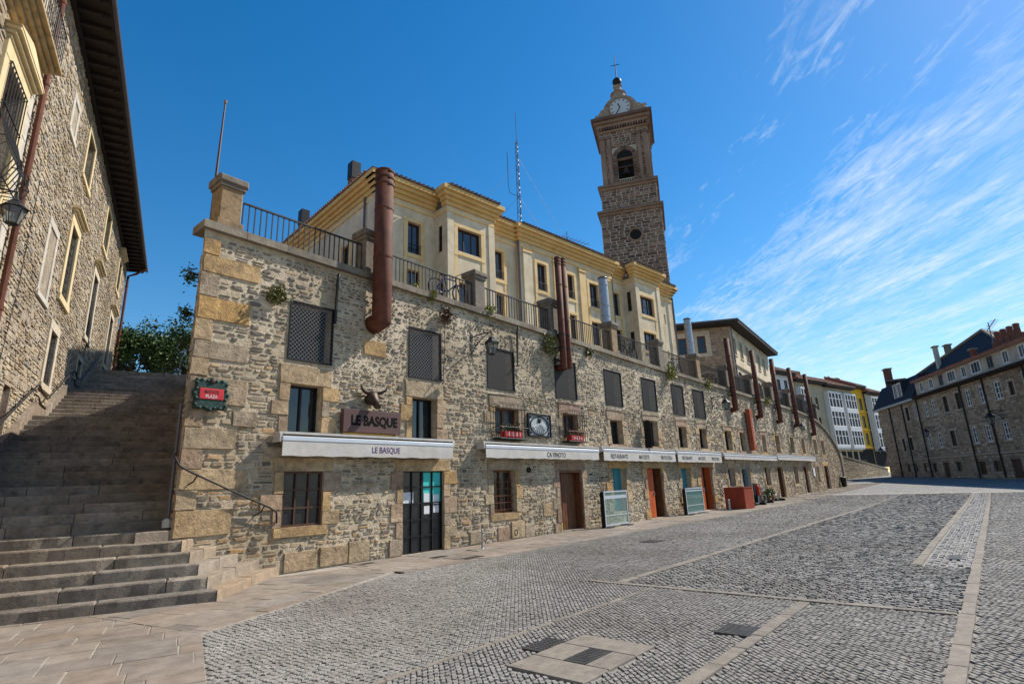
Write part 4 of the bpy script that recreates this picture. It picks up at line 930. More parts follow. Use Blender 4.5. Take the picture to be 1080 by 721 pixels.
# ------------------------------------------------------------------ wall lanterns
def lantern(fr, u, v, p, label, s=1., name='wall_lantern', base_dv=.1, glass=None):
    """scrolled bracket reaching p out of the wall at (u, v), hexagonal lantern hung under its end"""
    t = thing(name, label, 'lantern', fr.p(u, v, 0)); b = MB()
    b.tube([fr.p(u, v+base_dv, .02), fr.p(u, v+base_dv+.04*s, p*.5), fr.p(u, v+base_dv, p)], .018*s, 6); b.tube([fr.p(u, v-.4*s, .02), fr.p(u, v-.2*s, p*.22), fr.p(u, v+.0, p*.55), fr.p(u, v+base_dv-.01, p*.86)], .015*s, 6)
    sp = [fr.p(u, v-.12*s+math.sin(k*.75)*(.13-.009*k)*s, p*.28+math.cos(k*.75)*(.13-.009*k)*s) for k in range(12)]; b.tube(sp, .01*s, 5)
    b.box(fr, u-.04*s, u+.04*s, v-.5*s, v+base_dv+.12*s, 0, .025); b.tube([fr.p(u, v+base_dv, p), fr.p(u, v-.02*s, p)], .012*s, 5)
    b.build('bracket', m_iron, t)
    c = fr.p(u, v-.02*s, p); f = MB(); n = 6
    ring = lambda r, z: [c+Vector((r*math.cos(2*math.pi*k/n), r*math.sin(2*math.pi*k/n), z)) for k in range(n)]
    A, B = ring(.21*s, -.22*s), ring(.115*s, -.56*s)
    for k in range(n):
        f.tube([A[k], B[k]], .012*s, 4); f.tube([A[k], A[(k+1) % n]], .014*s, 4); f.tube([B[k], B[(k+1) % n]], .012*s, 4)
    f.lathe(c+Vector((0, 0, -.60*s)), [(0, .03*s), (.02*s, .1*s), (.045*s, .115*s)], 6); f.build('frame', m_iron, t)
    r = MB(); r.lathe(c, [(-.22*s, .25*s), (-.13*s, .15*s), (-.08*s, .10*s), (-.07*s, .11*s), (-.02*s, .05*s), (.02*s, .03*s), (.05*s, .006*s)], 6); r.build('roof', m_iron, t)
    q = MB(); A, B = ring(.195*s, -.225*s), ring(.105*s, -.55*s)
    for k in range(n): q.quad(B[k], B[(k+1) % n], A[(k+1) % n], A[k])
    q.build('glass', glass or m_lampcl, t)
m_lampcl = clear_glass('lantern pane', (.25, .27, .28), .45)
lantern(WF, 11.95, 6.05, .86, 'black scrolled wall lantern beside the third mesh grille', 1.0)
lantern(WF, 31.6, 6.0, .8, 'black wall lantern left of the nearest of the five far flues', 1.1)
lantern(WF, 48.4, 5.6, .7, 'black wall lantern under the fourth of the five far flues', 1.0)

# ------------------------------------------------------------------ flues
def flue(u, z0, z1, r, w, label, ribs=3, group=None, elbow=True):
    t = thing('flue_pipe', label, 'flue', WF.p(u, z0, w), group=group); f = MB()
    f.lathe(WF.p(u, z0, w), [(0, r*.86), (.05, r), (z1-z0, r)], 28); f.build('pipe', m_corten, t, smooth=True)
    if elbow:
        e = MB(); e.tube([WF.p(u, z0+.42, w), WF.p(u, z0+.12, w-.02), WF.p(u, z0+.08, .02)], [r*.98, r*1.05, r*1.02], 14); e.build('elbow', m_corten, t, smooth=True)
    for k in range(ribs):
        b = MB(); zz = z1-.05-k*.2*min(1, r/.2); b.lathe(WF.p(u, zz, w), [(-.04, r*.9), (-.03, r*1.09), (.03, r*1.09), (.04, r*.9)], 20); b.build('rib', m_corten, t)
    for zz in (7.6, 9.0):
        b = MB(); b.lathe(WF.p(u, zz, w), [(-.02, r*1.02), (-.02, r*1.05), (.02, r*1.05), (.02, r*1.02)], 20); b.build('clamp', m_corten, t)
    for zz in ((6.5, 7.0) if r < .2 else ()):
        b = MB(); b.box(WF, u-r*1.12, u-r*.96, zz, zz+.06, .0, w+.02); b.box(WF, u+r*.96, u+r*1.12, zz, zz+.06, .0, w+.02); b.lathe(WF.p(u, zz+.03, w), [(-.03, r*1.01), (-.03, r*1.05), (.03, r*1.05), (.03, r*1.01)], 20); b.build('wall_bracket', m_iron, t)
    c = MB(); c.lathe(WF.p(u, z1, w), [(-.02, r*.6), (.01, r*.9), (.02, r*.86), (.0, r*.5)], 16); c.build('mouth', m_dark, t)
flue(8.27, 5.75, 10.2, .25, .37, 'thick oxide red flue pipe with ribbed top in front of the yellow building corner')
flue(16.5, 5.72, 10.15, .125, .3, 'slim dark red flue, left one of the close pair over the fourth mesh grille', 3, 'paired slim flues'); flue(16.84, 5.78, 10.2, .125, .3, 'slim dark red flue, right one of the close pair over the fourth mesh grille', 3, 'paired slim flues')
for (u, a, b), lb in zip(((34.7, 5.57, 10.15), (39.55, 5.47, 10.14), (44.2, 5.42, 10.25), (48.95, 5.4, 10.2), (54.2, 4.95, 10.35)),
        ('nearest of the far row of brown red flues, in front of the stone house corner', 'brown red flue standing before the pale side of the stone house', 'brown red flue at the right end of the stone house, over the far awnings', 'brown red flue before the red tiled roof, second from the far end', 'brown red flue with a small cowl, last before the wall curves down')):
    flue(u, a, b, .165, .28, lb, 0, 'brown red flues along the far wall')
def cowl(s, Y, z0, z1, r, label):
    t = thing('metal_chimney', label, 'chimney', (s, Y, z0)); f = MB(); f.lathe((s, Y, z0), [(0, r), (z1-z0-.35, r), (z1-z0-.34, r*.93), (z1-z0, r*.93)], 18); f.build('pipe', m_galv, t)
    for zz in (z0+.5, z0+1.0, z1-.35):
        f = MB(); f.lathe((s, Y, zz), [(-.03, r), (-.02, r*1.07), (.02, r*1.07), (.03, r)], 18); f.build('band', m_galv, t)
    f = MB(); f.lathe((s, Y, z1), [(-.05, r*.95), (0, r*1.06), (.04, r*1.0), (.06, r*.3)], 18); f.build('cap', m_gutter, t)
cowl(21.15, 12.15, 8.4, 10.75, .22, 'grey galvanised chimney on the terrace pillar by the yellow bay'); cowl(30.6, 12.15, 8.35, 10.75, .21, 'grey galvanised chimney on the pillar before the old stone house')

# ------------------------------------------------------------------ terrace pillars and railings
PS = [4.48, 8.22, 12.42, 16.5, 21.0, 25.55, 30.3, 34.9, 39.6, 44.2, 49.0, 53.6, 58.0]
PD = ['at the wall corner above the street plaque', 'half hidden behind the thick ribbed flue', 'beside the blue bicycle', 'right behind the pair of slim flues', 'carrying the grey chimney by the yellow bay', 'at the foot of the yellow building end', 'carrying the grey chimney before the stone house', 'just left of the first far flue', 'between the first and second far flues', 'before the right end of the stone house', 'between the third and fourth far flues', 'between the fourth and fifth far flues', 'last before the parapet curves down']
for i, (u, ds) in enumerate(zip(PS, PD)):
    zb = top(u)+.15; zt = 8.5 if i < 12 else 8.0; hw = .235 if i < 3 else .25
    t = thing('terrace_pillar', 'square stone pillar '+ds, 'pillar', WF.p(u, zb, -.25), group='stone pillars along the terrace edge')
    mt = m_pilwarm if i in (0, 4, 6) else m_pildark; d0 = -.25
    f = MB(); f.box(WF, u-hw-.05, u+hw+.05, zb, zb+.2, d0-hw-.05, d0+hw+.05, .02); f.build('base', mt, t)
    f = MB(); f.box(WF, u-hw, u+hw, zb+.2, zt-.2, d0-hw, d0+hw, .02); f.build('shaft', mt, t)
    f = MB(); f.box(WF, u-hw-.04, u+hw+.04, zt-.26, zt-.17, d0-hw-.04, d0+hw+.04, .01); f.box(WF, u-hw-.08, u+hw+.08, zt-.169, zt, d0-hw-.08, d0+hw+.08, .03); f.build('cap', m_pildark, t)
    if i < 12:
        u0, u1 = u+hw+.06, PS[i+1]-.30; zr = 8.02; r = thing('terrace_railing', 'railing section right of the pillar '+ds, 'railing', WF.p((u0+u1)/2, top(u)+.17, -.1), group='railing sections along the terrace')
        f = MB(); f.box(WF, u0, u1, zr, zr+.035, -.13, -.08); f.build('handrail', m_iron, r)
        f = MB(); zc0, zc1 = top(u0)+.19, top(u1)+.19
        f.add([WF.p(u0, zc0, -.12), WF.p(u1, zc1, -.12), WF.p(u1, zc1, -.09), WF.p(u0, zc0, -.09), WF.p(u0, zc0+.03, -.12), WF.p(u1, zc1+.03, -.12), WF.p(u1, zc1+.03, -.09), WF.p(u0, zc0+.03, -.09)], [(3, 2, 1, 0), (4, 5, 6, 7), (0, 1, 5, 4), (1, 2, 6, 5), (2, 3, 7, 6), (3, 0, 4, 7)]); f.build('bottom_rail', m_iron, r)
        f = MB(); n = int((u1-u0)/.135)
        for k in range(n+1):
            uu = u0+(u1-u0)*k/n; zz = top(uu)+.17; f.box(WF, uu-.011, uu+.011, zz, zr, -.116, -.094)
        f.build('baluster', m_iron, r)
t = thing('corner_pole', 'thin leaning grey pole rising from the corner pillar of the terrace', 'pole', WF.p(4.38, 8.4, -.3)); f = MB(); f.tube([WF.p(4.27, 7.4, -.5), WF.p(4.27, 8.5, -.5), WF.p(4.3, 10.7, -.5)], [.035, .03, .018], 8); f.build('pole', m_shutter, t); f = MB(); f.lathe(WF.p(4.3, 10.7, -.5), [(-.1, .02), (-.08, .035), (.0, .035), (.02, .01)], 8); f.build('tip', m_coping, t)

# bicycles on the terrace edge
def bicycle(u, w, z, label, mat, flip=1, s=.95):
    t = thing('bicycle', label, 'bicycle', WF.p(u, z, w)); X = lambda a, b, c=0: WF.p(u+flip*a*s, z+b*s, w+c*s)
    for a in (-.53, .53):
        f = MB(); f.ring(X(a, .35), .33*s, .03*s, WF.n, 22, 6); wo_ = f.build('wheel', m_rubber, t)
        f = MB()
        for k in range(8): an = math.pi*k/8; f.tube([X(a-.31*math.cos(an), .35-.31*math.sin(an)), X(a+.31*math.cos(an), .35+.31*math.sin(an))], .004*s, 3)
        f.build('spokes', m_galv, wo_)
    f = MB()
    for p in (((-.53, .35), (-.05, .33)), ((-.53, .35), (-.17, .78)), ((-.05, .33), (-.2, .86)), ((-.17, .78), (.36, .8)), ((-.05, .33), (.38, .7)), ((.34, .86), (.40, .62), (.53, .35))): f.tube([X(*q) for q in p], .024*s, 6)
    f.build('frame', mat, t)
    f = MB(); f.tube([X(-.34, .89), X(-.2, .9), X(-.08, .88)], [.05*s, .05*s, .02*s], 6); f.build('saddle', m_rubber, t)
    f = MB(); f.tube([X(.34, .86), X(.33, .97)], .014*s, 5); f.tube([X(.33, .97, -.28), X(.37, .99, 0), X(.33, .97, .28)], .014*s, 5); f.build('handlebar', m_rubber, t)
    f = MB(); f.ring(X(-.05, .33, .03), .09*s, .008*s, WF.n, 14, 4); f.tube([X(-.05, .33, .06), X(.04, .2, .06)], .012*s, 4); f.build('crankset', m_galv, t)
bicycle(11.25, -.28, 7.25, 'bicycle with a blue frame leaning behind the railing beside the third pillar', surf('dark blue frame', (.02,.03,.12), rough=.35, namt=.1, bump=0), 1)
bicycle(22.7, -.28, 7.05, 'dark bicycle behind the railing in front of the yellow bay', m_rubber, -1)
bicycle(27.7, -.28, 7.0, 'grey bicycle behind the railing near the end of the yellow building', m_galv, 1)

# weeds rooted in the wall
def weed(u, v, r, n, label, mat, droop=.4, w=.12, fr=WF, sz=.1):
    t = thing('wall_plant', label, 'plant', fr.p(u, v, 0)); V_, F_ = leaves([fr.p(u+random.uniform(-.3, .3)*r, v+random.uniform(-.5, .4)*r, w+random.uniform(-.3, .6)*r*.6) for k in range(7)], n, (r*.36, r*.3, r*.40), sz, droop=droop)
    np_mesh('foliage', V_, F_, mat, t)
    f = MB()
    for k in range(6): f.tube([fr.p(u, v, .0), fr.p(u+random.uniform(-.4, .4)*r, v+random.uniform(-.2, .3)*r, w), fr.p(u+random.uniform(-.9, .9)*r, v+random.uniform(-.9, .4)*r, w+r*.3)], .008, 4)
    f.build('stems', m_brownleaf, t)
weed(5.62, 6.05, .27, 300, 'dry tufted plant growing out of the wall left of the first mesh grille', m_dryleaf, .6)
weed(10.78, 6.68, .22, 240, 'withered brown plant hanging under the coping above the second mesh grille', m_brownleaf, .8)
weed(15.85, 6.62, .34, 520, 'bushy yellow green plant hanging under the coping left of the paired flues', m_dryleaf, .8)
weed(18.6, 6.7, .2, 180, 'small tuft under the coping just right of the paired flues', m_dryleaf, .6)
weed(26.1, 6.9, .38, 420, 'yellow flowering weed spilling over the coping below the yellow building end', m_yelleaf, .6)
weed(31.0, 6.85, .3, 260, 'yellow green tuft on the coping above the last mesh grille', m_yelleaf, .5)
weed(41.8, 6.85, .34, 260, 'yellow green weed on the coping between the second and third far flues', m_yelleaf, .5)
weed(9.7, 7.2, .18, 140, 'low green weed on the parapet edge right of the thick flue', m_yelleaf, .2, w=.0)
weed(10.25, 7.1, .16, 140, 'mossy green clump on the parapet edge below the blue bicycle', m_yelleaf, .3, w=.05)
weed(12.75, 7.2, .2, 160, 'weed growing at the foot of the third terrace pillar', m_yelleaf, .1, w=.05)
for zz, r_, lb in ((6.3, .32, 'dark bush growing out of the wall corner just below the coping'), (5.4, .28, 'sparse twiggy plant on the wall corner above the tree'), (4.7, .3, 'leafy shoot on the wall corner behind the street plaque')):
    weed(20-.7, zz, r_*.62, 240, lb, m_leaf, .2, w=.16, fr=SF, sz=.065)

# ------------------------------------------------------------------ things at the foot of the wall
def pane_screen(u0, u1, w, h, label, mat, ret):
    t = thing('glass_screen', label, 'glass screen', WF.p((u0+u1)/2, 0, w)); f = MB(); k = .05
    f.box(WF, u0, u0+k, .03, h, w-.02, w+.02); f.box(WF, u1-k, u1, .03, h, w-.02, w+.02); f.box(WF, u0+k, u1-k, h-k, h, w-.019, w+.019); f.box(WF, u0+k, u1-k, .08, .08+k, w-.019, w+.019)
    f.build('frame', m_alu, t); MB().box(WF, u0+k, u1-k, .13, h-k, w-.006, w+.006).build('pane', mat, t)
    s = MB(); s.box(WF, u0+k, u1-k, h-.28, h-.16, w+.007, w+.012) if ret else s.box(WF, u0+k, u1-k, h-.16, h-.1, w+.007, w+.012); s.box(WF, u0+k, u1-k, .42, .45, w+.007, w+.012); s.build('band', m_alu, t)
    for uu in (u0, u1-.3): g_ = MB(); g_.box(WF, uu, uu+.3, .02, .05, w-.2, w+.2); g_.build('foot', m_darkmetal, t)
    g_ = MB()
    g_.box(WF, u0-.045, u0-.005, .03, h-.02, w-.13, w+.02); g_.build('side_post', m_darkmetal, t)
pane_screen(18.05, 19.75, .62, 1.30, 'clear glass wind screen in a grey frame standing before a teal window', m_screen, True)
pane_screen(25.35, 27.35, .55, 1.22, 'greenish dusty glass screen standing left of the second orange door', m_screengreen, False)
t = thing('planter_box', 'large brick red square metal planter box standing at the far end of the lettered awnings', 'planter', (30.5, 10.8, 0))
BF = Fr((30.5, 10.2, .03), az=R(97)); f = MB()
f.box(BF, 0, 1.0, 0, 1.05, -.03, 0); f.box(BF, 0, 1.0, 0, 1.05, -1.1, -1.07); f.box(BF, 0, .03, 0, 1.049, -1.07, -.03); f.box(BF, .97, 1.0, 0, 1.049, -1.07, -.03); f.box(BF, .03, .97, .0, .9, -1.07, -.03); f.build('box', m_redbox, t)
f = MB(); f.box(BF, -.02, 1.02, 1.05, 1.09, -.06, .02); f.box(BF, -.02, 1.02, 1.05, 1.09, -1.12, -1.04); f.box(BF, -.02, .06, 1.05, 1.089, -1.04, -.06); f.box(BF, .94, 1.02, 1.05, 1.089, -1.04, -.06); f.build('rim', m_redbox, t)
t = thing('tap_post', 'short grey metal post on a pale pavement slab near the wire glass door', 'post', (11.25, 10.75, 0)); f = MB(); f.box(GF, 10.85, 11.65, 10.55, 10.95, -.02, .035, .008); f.build('base_slab', m_slab, t); f = MB(); f.lathe((11.25, 10.75, .03), [(0, .04), (.02, .025), (.48, .025), (.5, .012)], 10); f.build('post', m_galv, t)
f = MB(); f.tube([(11.25, 10.75, .42), (11.25, 10.66, .43), (11.25, 10.64, .37)], .012, 6); f.build('spout', m_galv, t)
t = thing('bollard', 'small grey steel bollard standing before the red planter box', 'bollard', (29.65, 10.75, 0)); f = MB(); f.lathe((29.65, 10.75, 0), [(0, .06), (.45, .055), (.48, .065), (.53, .06), (.55, .02)], 12); f.build('post', m_galv, t); f = MB(); f.lathe((29.65, 10.75, .0), [(.02, .09), (.035, .09), (.04, .06)], 12); f.build('foot', m_darkmetal, t)
t = thing('fire_extinguisher', 'red fire extinguisher on a black stand between the blue door and a dark door', 'fire extinguisher', (35.9, 11.2, 0)); f = MB(); f.lathe((35.9, 11.2, .55), [(0, .1), (.02, .13), (.5, .13), (.6, .06), (.66, .04)], 12); f.build('cylinder', m_red, t); f = MB(); f.box(WF, 35.35, 35.75, .03, 1.25, .42, .48); f.box(WF, 35.5, 36.1, .03, .55, .36, .62); f.build('stand', m_darkmetal, t); f = MB(); f.tube([(35.9, 11.2, 1.22), (35.98, 11.1, 1.15), (36.04, 11.06, .8)], .02, 5); f.build('hose', m_rubber, t)
for i, (x, y, lb) in enumerate(((33.9, 11.15, 'dark folded parasol base nearest the red planter box'), (35.0, 10.95, 'dark crossed parasol base left of the fire extinguisher'), (37.0, 11.1, 'dark parasol base between the fire extinguisher and the potted plants'), (39.7, 11.15, 'dark parasol base farthest along, past the potted plants'))):
    t = thing('parasol_base', lb, 'parasol base', (x, y, gz(x)), group='dark parasol bases along the wall'); z = gz(x)+.02
    f = MB(); f.box(GF, x-.55, x+.55, y-.09, y+.09, z, z+.12, .02); f.box(GF, x-.09, x+.09, y-.4, y+.4, z-.01, z+.14, .02); f.build('foot', m_darkmetal, t)
    f = MB(); f.tube([(x, y, z+.1), (x+.12*(i % 2), y, z+.48)], .035, 8); f.build('socket', m_galv, t)
for x, y, lb in ((37.9, 11.3, 'potted red flowering plant beside the dark doors'), (38.8, 11.3, 'potted plant with pinkish leaves farther along the wall')):
    t = thing('potted_plant', lb, 'potted plant', (x, y, gz(x))); f = MB(); f.lathe((x, y, gz(x)+.02), [(0, .14), (.3, .2), (.33, .22), (.33, .18)], 12); f.build('pot', m_brick, t); V_, F_ = leaves([(x, y, gz(x)+.5), (x+.1, y, gz(x)+.62), (x-.1, y, gz(x)+.58)], 220, (.13, .13, .14), .12); np_mesh('foliage', V_, F_, m_leaf, t); V_, F_ = leaves([(x, y, gz(x)+.62)], 40, (.12, .12, .1), .06); np_mesh('blossom', V_, F_, m_flower, t)
t = thing('rubbish_bin', 'small dark litter bin against the wall at its far end', 'bin', (62.6, 11.4, .3)); f = MB(); f.lathe((62.6, 11.4, .33), [(0, .2), (.8, .26), (.85, .28), (.9, .24)], 12); f.build('body', m_darkmetal, t); f = MB(); f.lathe((62.6, 11.4, 1.2), [(0, .27), (.05, .29), (.12, .15)], 12); f.build('lid', m_darkmetal, t)
# handrail on the wall face
t = thing('handrail', 'curved black iron handrail sloping down the rubble wall corner to the barred window', 'handrail', WF.p(5, 1.8, .1)); f = MB()
pts = [SF.p(17.5, 3.6, .09), SF.p(19.2, 2.75, .09), WF.p(3.92, 2.35, .05), WF.p(3.98, 2.2, .12), WF.p(4.15, 2.1, .15), WF.p(5.0, 1.70, .15), WF.p(5.75, 1.37, .15), WF.p(5.92, 1.26, .14), WF.p(5.98, 1.05, .05)]
f.tube(pts, .02, 8); f.build('rail', m_iron, t, smooth=True)
for uu in (4.3, 5.65):
    f = MB(); vv = 2.03-(uu-4.3)*.46; f.tube([WF.p(uu, vv, .15), WF.p(uu-.04, vv-.12, .1), WF.p(uu-.14, vv-.2, .0)], .014, 6); f.build('support', m_iron, t)
t = thing('reflected_edge_pipe', 'pale grey pipe standing in for reflected light on the wall corner by the stairs', 'pipe', (st(-.10, .1)[0], st(-.10, .1)[1], .9)); f = MB(); q = st(-.07, .15); f.tube([(q[0], q[1], 1.2), (q[0], q[1], 3.4)], .03, 8); f.build('pipe', m_gutter, t); f = MB(); f.lathe((q[0], q[1], 1.1), [(0, .09), (.12, .09), (.16, .05)], 8); f.build('foot', m_offwhite, t)  # added pipe in place of the wall edge catching reflected light

# ------------------------------------------------------------------ palace on the left
LF = Fr(P0-NN*3.6, az=CLA)
pal = thing('stone_palace', 'tall sunlit rubble stone palace with dark rafter eaves left of the stairs', 'building', LF.p(9, 0, -4))
PW = {'yw': (7.95,9.05,7.68,10.0), 'mid': (13.3,14.4,7.8,10.3), 'end': (19.6,20.8,8.0,10.4), 'low': (7.68,8.62,4.95,6.52), 'up1': (8.15,9.4,11.85,13.45), 'up2': (14.0,15.3,11.8,13.5), 'up3': (19.9,21.0,11.9,13.5), 'near': (.02,1.22,7.55,9.82), 'top': (.25,1.25,11.05,13.3), 'door': (4.15,4.75,2.4,4.3), 'hatch': (12.85,13.75,5.9,6.75), 'far': (-4.2,-3.0,7.55,9.82)}
pw = MB(); wall_with_holes(pw, LF, -9, 23.6, -.3, 14.5, list(PW.values()), .34); pwall = pw.build('wall', m_palmortar, pal)
bl = []; bm_ = MB(); bmy = MB(); bmw = MB()
def ring(mb, fr, q, iw, ow, w0, w1, bv=.01, bottom=True):
    a, b, c, d = q
    mb.box(fr, a-ow, a, c, d, w0, w1, bv); mb.box(fr, b, b+ow, c, d, w0, w1, bv); mb.box(fr, a-ow, b+ow, d+.002, d+ow*1.1, w0, w1+.003, bv)
    if bottom: mb.box(fr, a-ow-.03, b+ow+.03, c-ow*.8, c-.002, w0, w1+.03, bv)
    return (a-ow, b+ow, c-ow*.8, d+ow*1.1)
m_palyellow = surf('ochre window surround', [(.56,.44,.25),(.62,.50,.30)], island=False, nscale=3, namt=.15, bump=.25, bscale=20)
m_palframe = surf('pale stone surround', [(.44,.37,.27),(.50,.43,.33)], nscale=5, namt=.25, bump=.4, bscale=20)
for k, o_, w_ in (('yw', .26, .06), ('up1', .17, .05), ('up2', .17, .05), ('up3', .17, .05), ('near', .30, .07), ('far', .30, .07), ('mid', .25, .05), ('end', .25, .05), ('low', .25, .05), ('top', .25, .05), ('hatch', .14, .04)):
    f = MB(); bl.append(ring(f, LF, PW[k], 0, o_, -.05, w_)); f.build('window_surround', m_palyellow if k in ('yw', 'up1', 'up2', 'up3', 'near', 'far') else m_palframe, pal)
bl.append(PW['door'])
# traces of walled-up windows
m_whst = surf('whitish stone', [(.50,.46,.39),(.44,.40,.34)], nscale=5, namt=.25, bump=.4)
for q in ((5.5, 6.4, 6.98, 8.85), (5.6, 6.2, 11.9, 12.85)): f = MB(); bl.append(ring(f, LF, q, 0, .2, -.05, .03)); f.build('walled_up_frame', m_whst, pal)
for a, b in ((1.65, 1.98),):
    v = 5.0
    while v < 10.6: h = random.uniform(.4, .7); bmw.box(LF, a, b, v+.006, v+h-.006, -.05, .035, .012); bl.append((a, b, v, v+h)); v += h
bmw.build('quoin', m_whst, pal)
for k in ('yw', 'near', 'far', 'mid', 'end', 'up3'):
    hood = MB(); a, b, c, d = PW[k]; o_ = .30 if k in ('near', 'far') else .24; z0 = d+o_*1.1
    for j in range(3): hood.box(LF, a-o_-.02-.05*j, b+o_+.02+.05*j, z0+.075*j+.002, z0+.075*(j+1), -.02, .10+.07*j, .012)
    if k in ('near', 'far'): hood.add([LF.p(a-.5, z0+.23, 0), LF.p(b+.5, z0+.23, 0), LF.p(b+.5, z0+.23, .25), LF.p(a-.5, z0+.23, .25), LF.p((a+b)/2, z0+.62, 0), LF.p((a+b)/2, z0+.62, .2)], [(0, 3, 2, 1), (3, 2, 5), (0, 1, 4), (0, 4, 5, 3), (1, 2, 5, 4)])
    hood.build('window_hood', m_palyellow, pal)
for k, q in PW.items():
    if k == 'door':
        f = MB(); f.box(LF, q[0], q[1], q[2], q[3], -.2, -.14); f.build('door', m_wood, pal); continue
    a, b, c, d = q; o = window(LF, a, b, c, d, pal, m_shutter if k in ('yw', 'low', 'near') else m_darkmetal, m_glassdull, w=-.26, nx=2, ny=2 if d-c > 1.7 else 1, fw=.06)
    if k in ('yw', 'low', 'mid', 'end', 'hatch'):
        gr = MB()
        for i in range(6): uu = a+(b-a)*(i+.5)/6; gr.tube([LF.p(uu, c, -.06), LF.p(uu, d, -.06)], .012, 5)
        for i in range(int((d-c)/.3)): vv = c+.15+.3*i; gr.box(LF, a, b, vv-.012, vv+.012, -.075, -.045)
        gr.build('window_bars', m_iron, o)
    if k in ('near', 'far'):
        gr = MB()
        for i in range(9):
            uu = a-.05+(b-a+.1)*i/8; pr = [(c-.1, .03), (c-.1, .28), (c+.25, .42), (c+.7, .24), (c+1.2, .10), (d+.0, .10)]; gr.tube([LF.p(uu, v, w) for v, w in pr], .012, 5)
        for v, w in ((c-.1, .29), (c+.7, .25), (c+1.4, .11), (d, .11)): gr.tube([LF.p(a-.05, v, .0), LF.p(a-.05, v, w), LF.p(b+.05, v, w), LF.p(b+.05, v, .0)], .014, 5)
        for sd_ in (a+.3, b-.3):
            sp = [LF.p(sd_+math.cos(k_*.7)*(.18-.012*k_), c+.28+math.sin(k_*.7)*(.18-.012*k_), .43) for k_ in range(13)]; gr.tube(sp, .011, 5)
        gr.build('belly_grille', m_iron, o)
masonry('rubble', LF, -3, 23.6, 0, 14.45, [(a, b, c, d) for a, b, c, d in bl], m_palace, pwall, ch=(.07, .145), sw=(.12, .42), dep=(.006, .034), gap=.02, skip=.07, jit=.22)
# balcony with moulded underside
bal = MB()
for j in range(4): bal.box(LF, -4.5, 1.45+.07*j, 10.62+.085*j+.002, 10.62+.085*(j+1), -.02, .10+.085*j, .014)
bal.box(LF, -4.5, 1.78, 10.965, 11.05, -.02, .46, .014); bo = bal.build('balcony', surf('stained ochre mouldings', [(.36,.25,.12),(.42,.31,.17)], island=False, nscale=4, namt=.3, bump=.3, stain_or_shade=((.12,.09,.06), 5., .52, .7)), pal)
gr = MB()
for i in range(30): uu = -2.3+4.0*i/29; gr.tube([LF.p(uu, 11.05, .42), LF.p(uu, 11.95, .42)], .01, 5)
gr.tube([LF.p(-4, 11.95, .42), LF.p(1.74, 11.95, .42), LF.p(1.74, 11.95, 0)], .02, 6); gr.build('balcony_railing', m_iron, bo)
# eaves
ev = MB(); ev.box(LF, -9, 24.0, 14.42, 14.50, -.4, .86); ev.box(LF, -9, 23.6, 14.15, 14.41, -.01, .10); ev.build('eave_board', m_eave, pal)
for i in range(60):
    uu = -8.6+.55*i
    if uu > 23.9: break
    if i == 0:
        f = MB(); f.add([LF.p(uu, 14.27, -.1), LF.p(uu+.13, 14.27, -.1), LF.p(uu+.13, 14.34, .78), LF.p(uu, 14.34, .78), LF.p(uu, 14.42, -.1), LF.p(uu+.13, 14.42, -.1), LF.p(uu+.13, 14.42, .80), LF.p(uu, 14.42, .80)], [(3, 2, 1, 0), (4, 5, 6, 7), (0, 1, 5, 4), (1, 2, 6, 5), (2, 3, 7, 6), (3, 0, 4, 7)])
        f.lathe(LF.p(uu+.065, 14.34, .70), [(-.07, .02), (-.05, .05), (0, .055)], 8); r0 = f.build('rafter', m_eave, pal)
    else: c = r0.copy(); COL.objects.link(c); c.parent = pal; c.location = LF.U*(.55*i)
gt = MB(); gt.tube([LF.p(-9, 14.44, .93), LF.p(24.0, 14.44, .93)], .065, 8); gt.build('gutter', m_gutter, pal)
rf = MB(); rf.quad(LF.p(-9, 14.52, .9), LF.p(24.1, 14.52, .9), LF.p(21, 16.6, -5), LF.p(-9, 16.6, -5)); rf.quad(LF.p(24.1, 14.52, .9), LF.p(24.1, 14.52, -11), LF.p(21, 16.6, -5), LF.p(21, 16.6, -5.01)); rf.build('roof', m_tile, pal)
for uu, z0 in ((2.12, 2.0), (23.35, 6.6)):
    f = MB(); f.tube([LF.p(uu, 14.4, .88), LF.p(uu, 14.0, .5), LF.p(uu, 13.8, .13), LF.p(uu, z0, .13)], .065, 10)
    for zz in (5.5, 8.2, 10.9, 13.2): f.lathe(LF.p(uu, zz, .13), [(-.03, .066), (-.03, .08), (.03, .08), (.03, .066)], 10)
    f.build('downpipe', m_corten, pal, smooth=False)
ef = LF.turn(23.6, 0, 1); f = MB(); f.rect(ef, 0, 12, 0, 14.5); f.build('end_wall', m_palmortar, pal)
cbl = MB(); cbl.tube([LF.p(3.0, 2.5, .03), LF.p(3.6, 6.5, .03), LF.p(3.62, 9.2, .03)], .012, 4); cbl.build('cable', m_iron, pal)
lantern(LF, -.62, 6.78, .72, 'black wall lantern on a scrolled bracket on the palace left of its red downpipe', .85)
t = thing('stair_handrail', 'dark iron handrail stepping up the stairs along the palace wall', 'handrail', LF.p(9, 5, .1)); f = MB()
hp = [(1.0, 2.55), (3.0, 2.85), (3.82, 3.35), (6.7, 4.72), (7.0, 4.72), (7.3, 4.58), (8.15, 4.55), (11.5, 6.05), (11.9, 6.1), (12.2, 5.98), (13.2, 6.02), (17.4, 7.95)]
f.tube([LF.p(u, v, .14) for u, v in hp], .022, 7); f.build('rail', m_iron, t); f = MB()
f.tube([LF.p(u, v-.28, .14) for u, v in hp[3:7]], .018, 6); f.tube([LF.p(u, v-.28, .14) for u, v in hp[7:11]], .018, 6); f.build('lower_rail', m_iron, t)
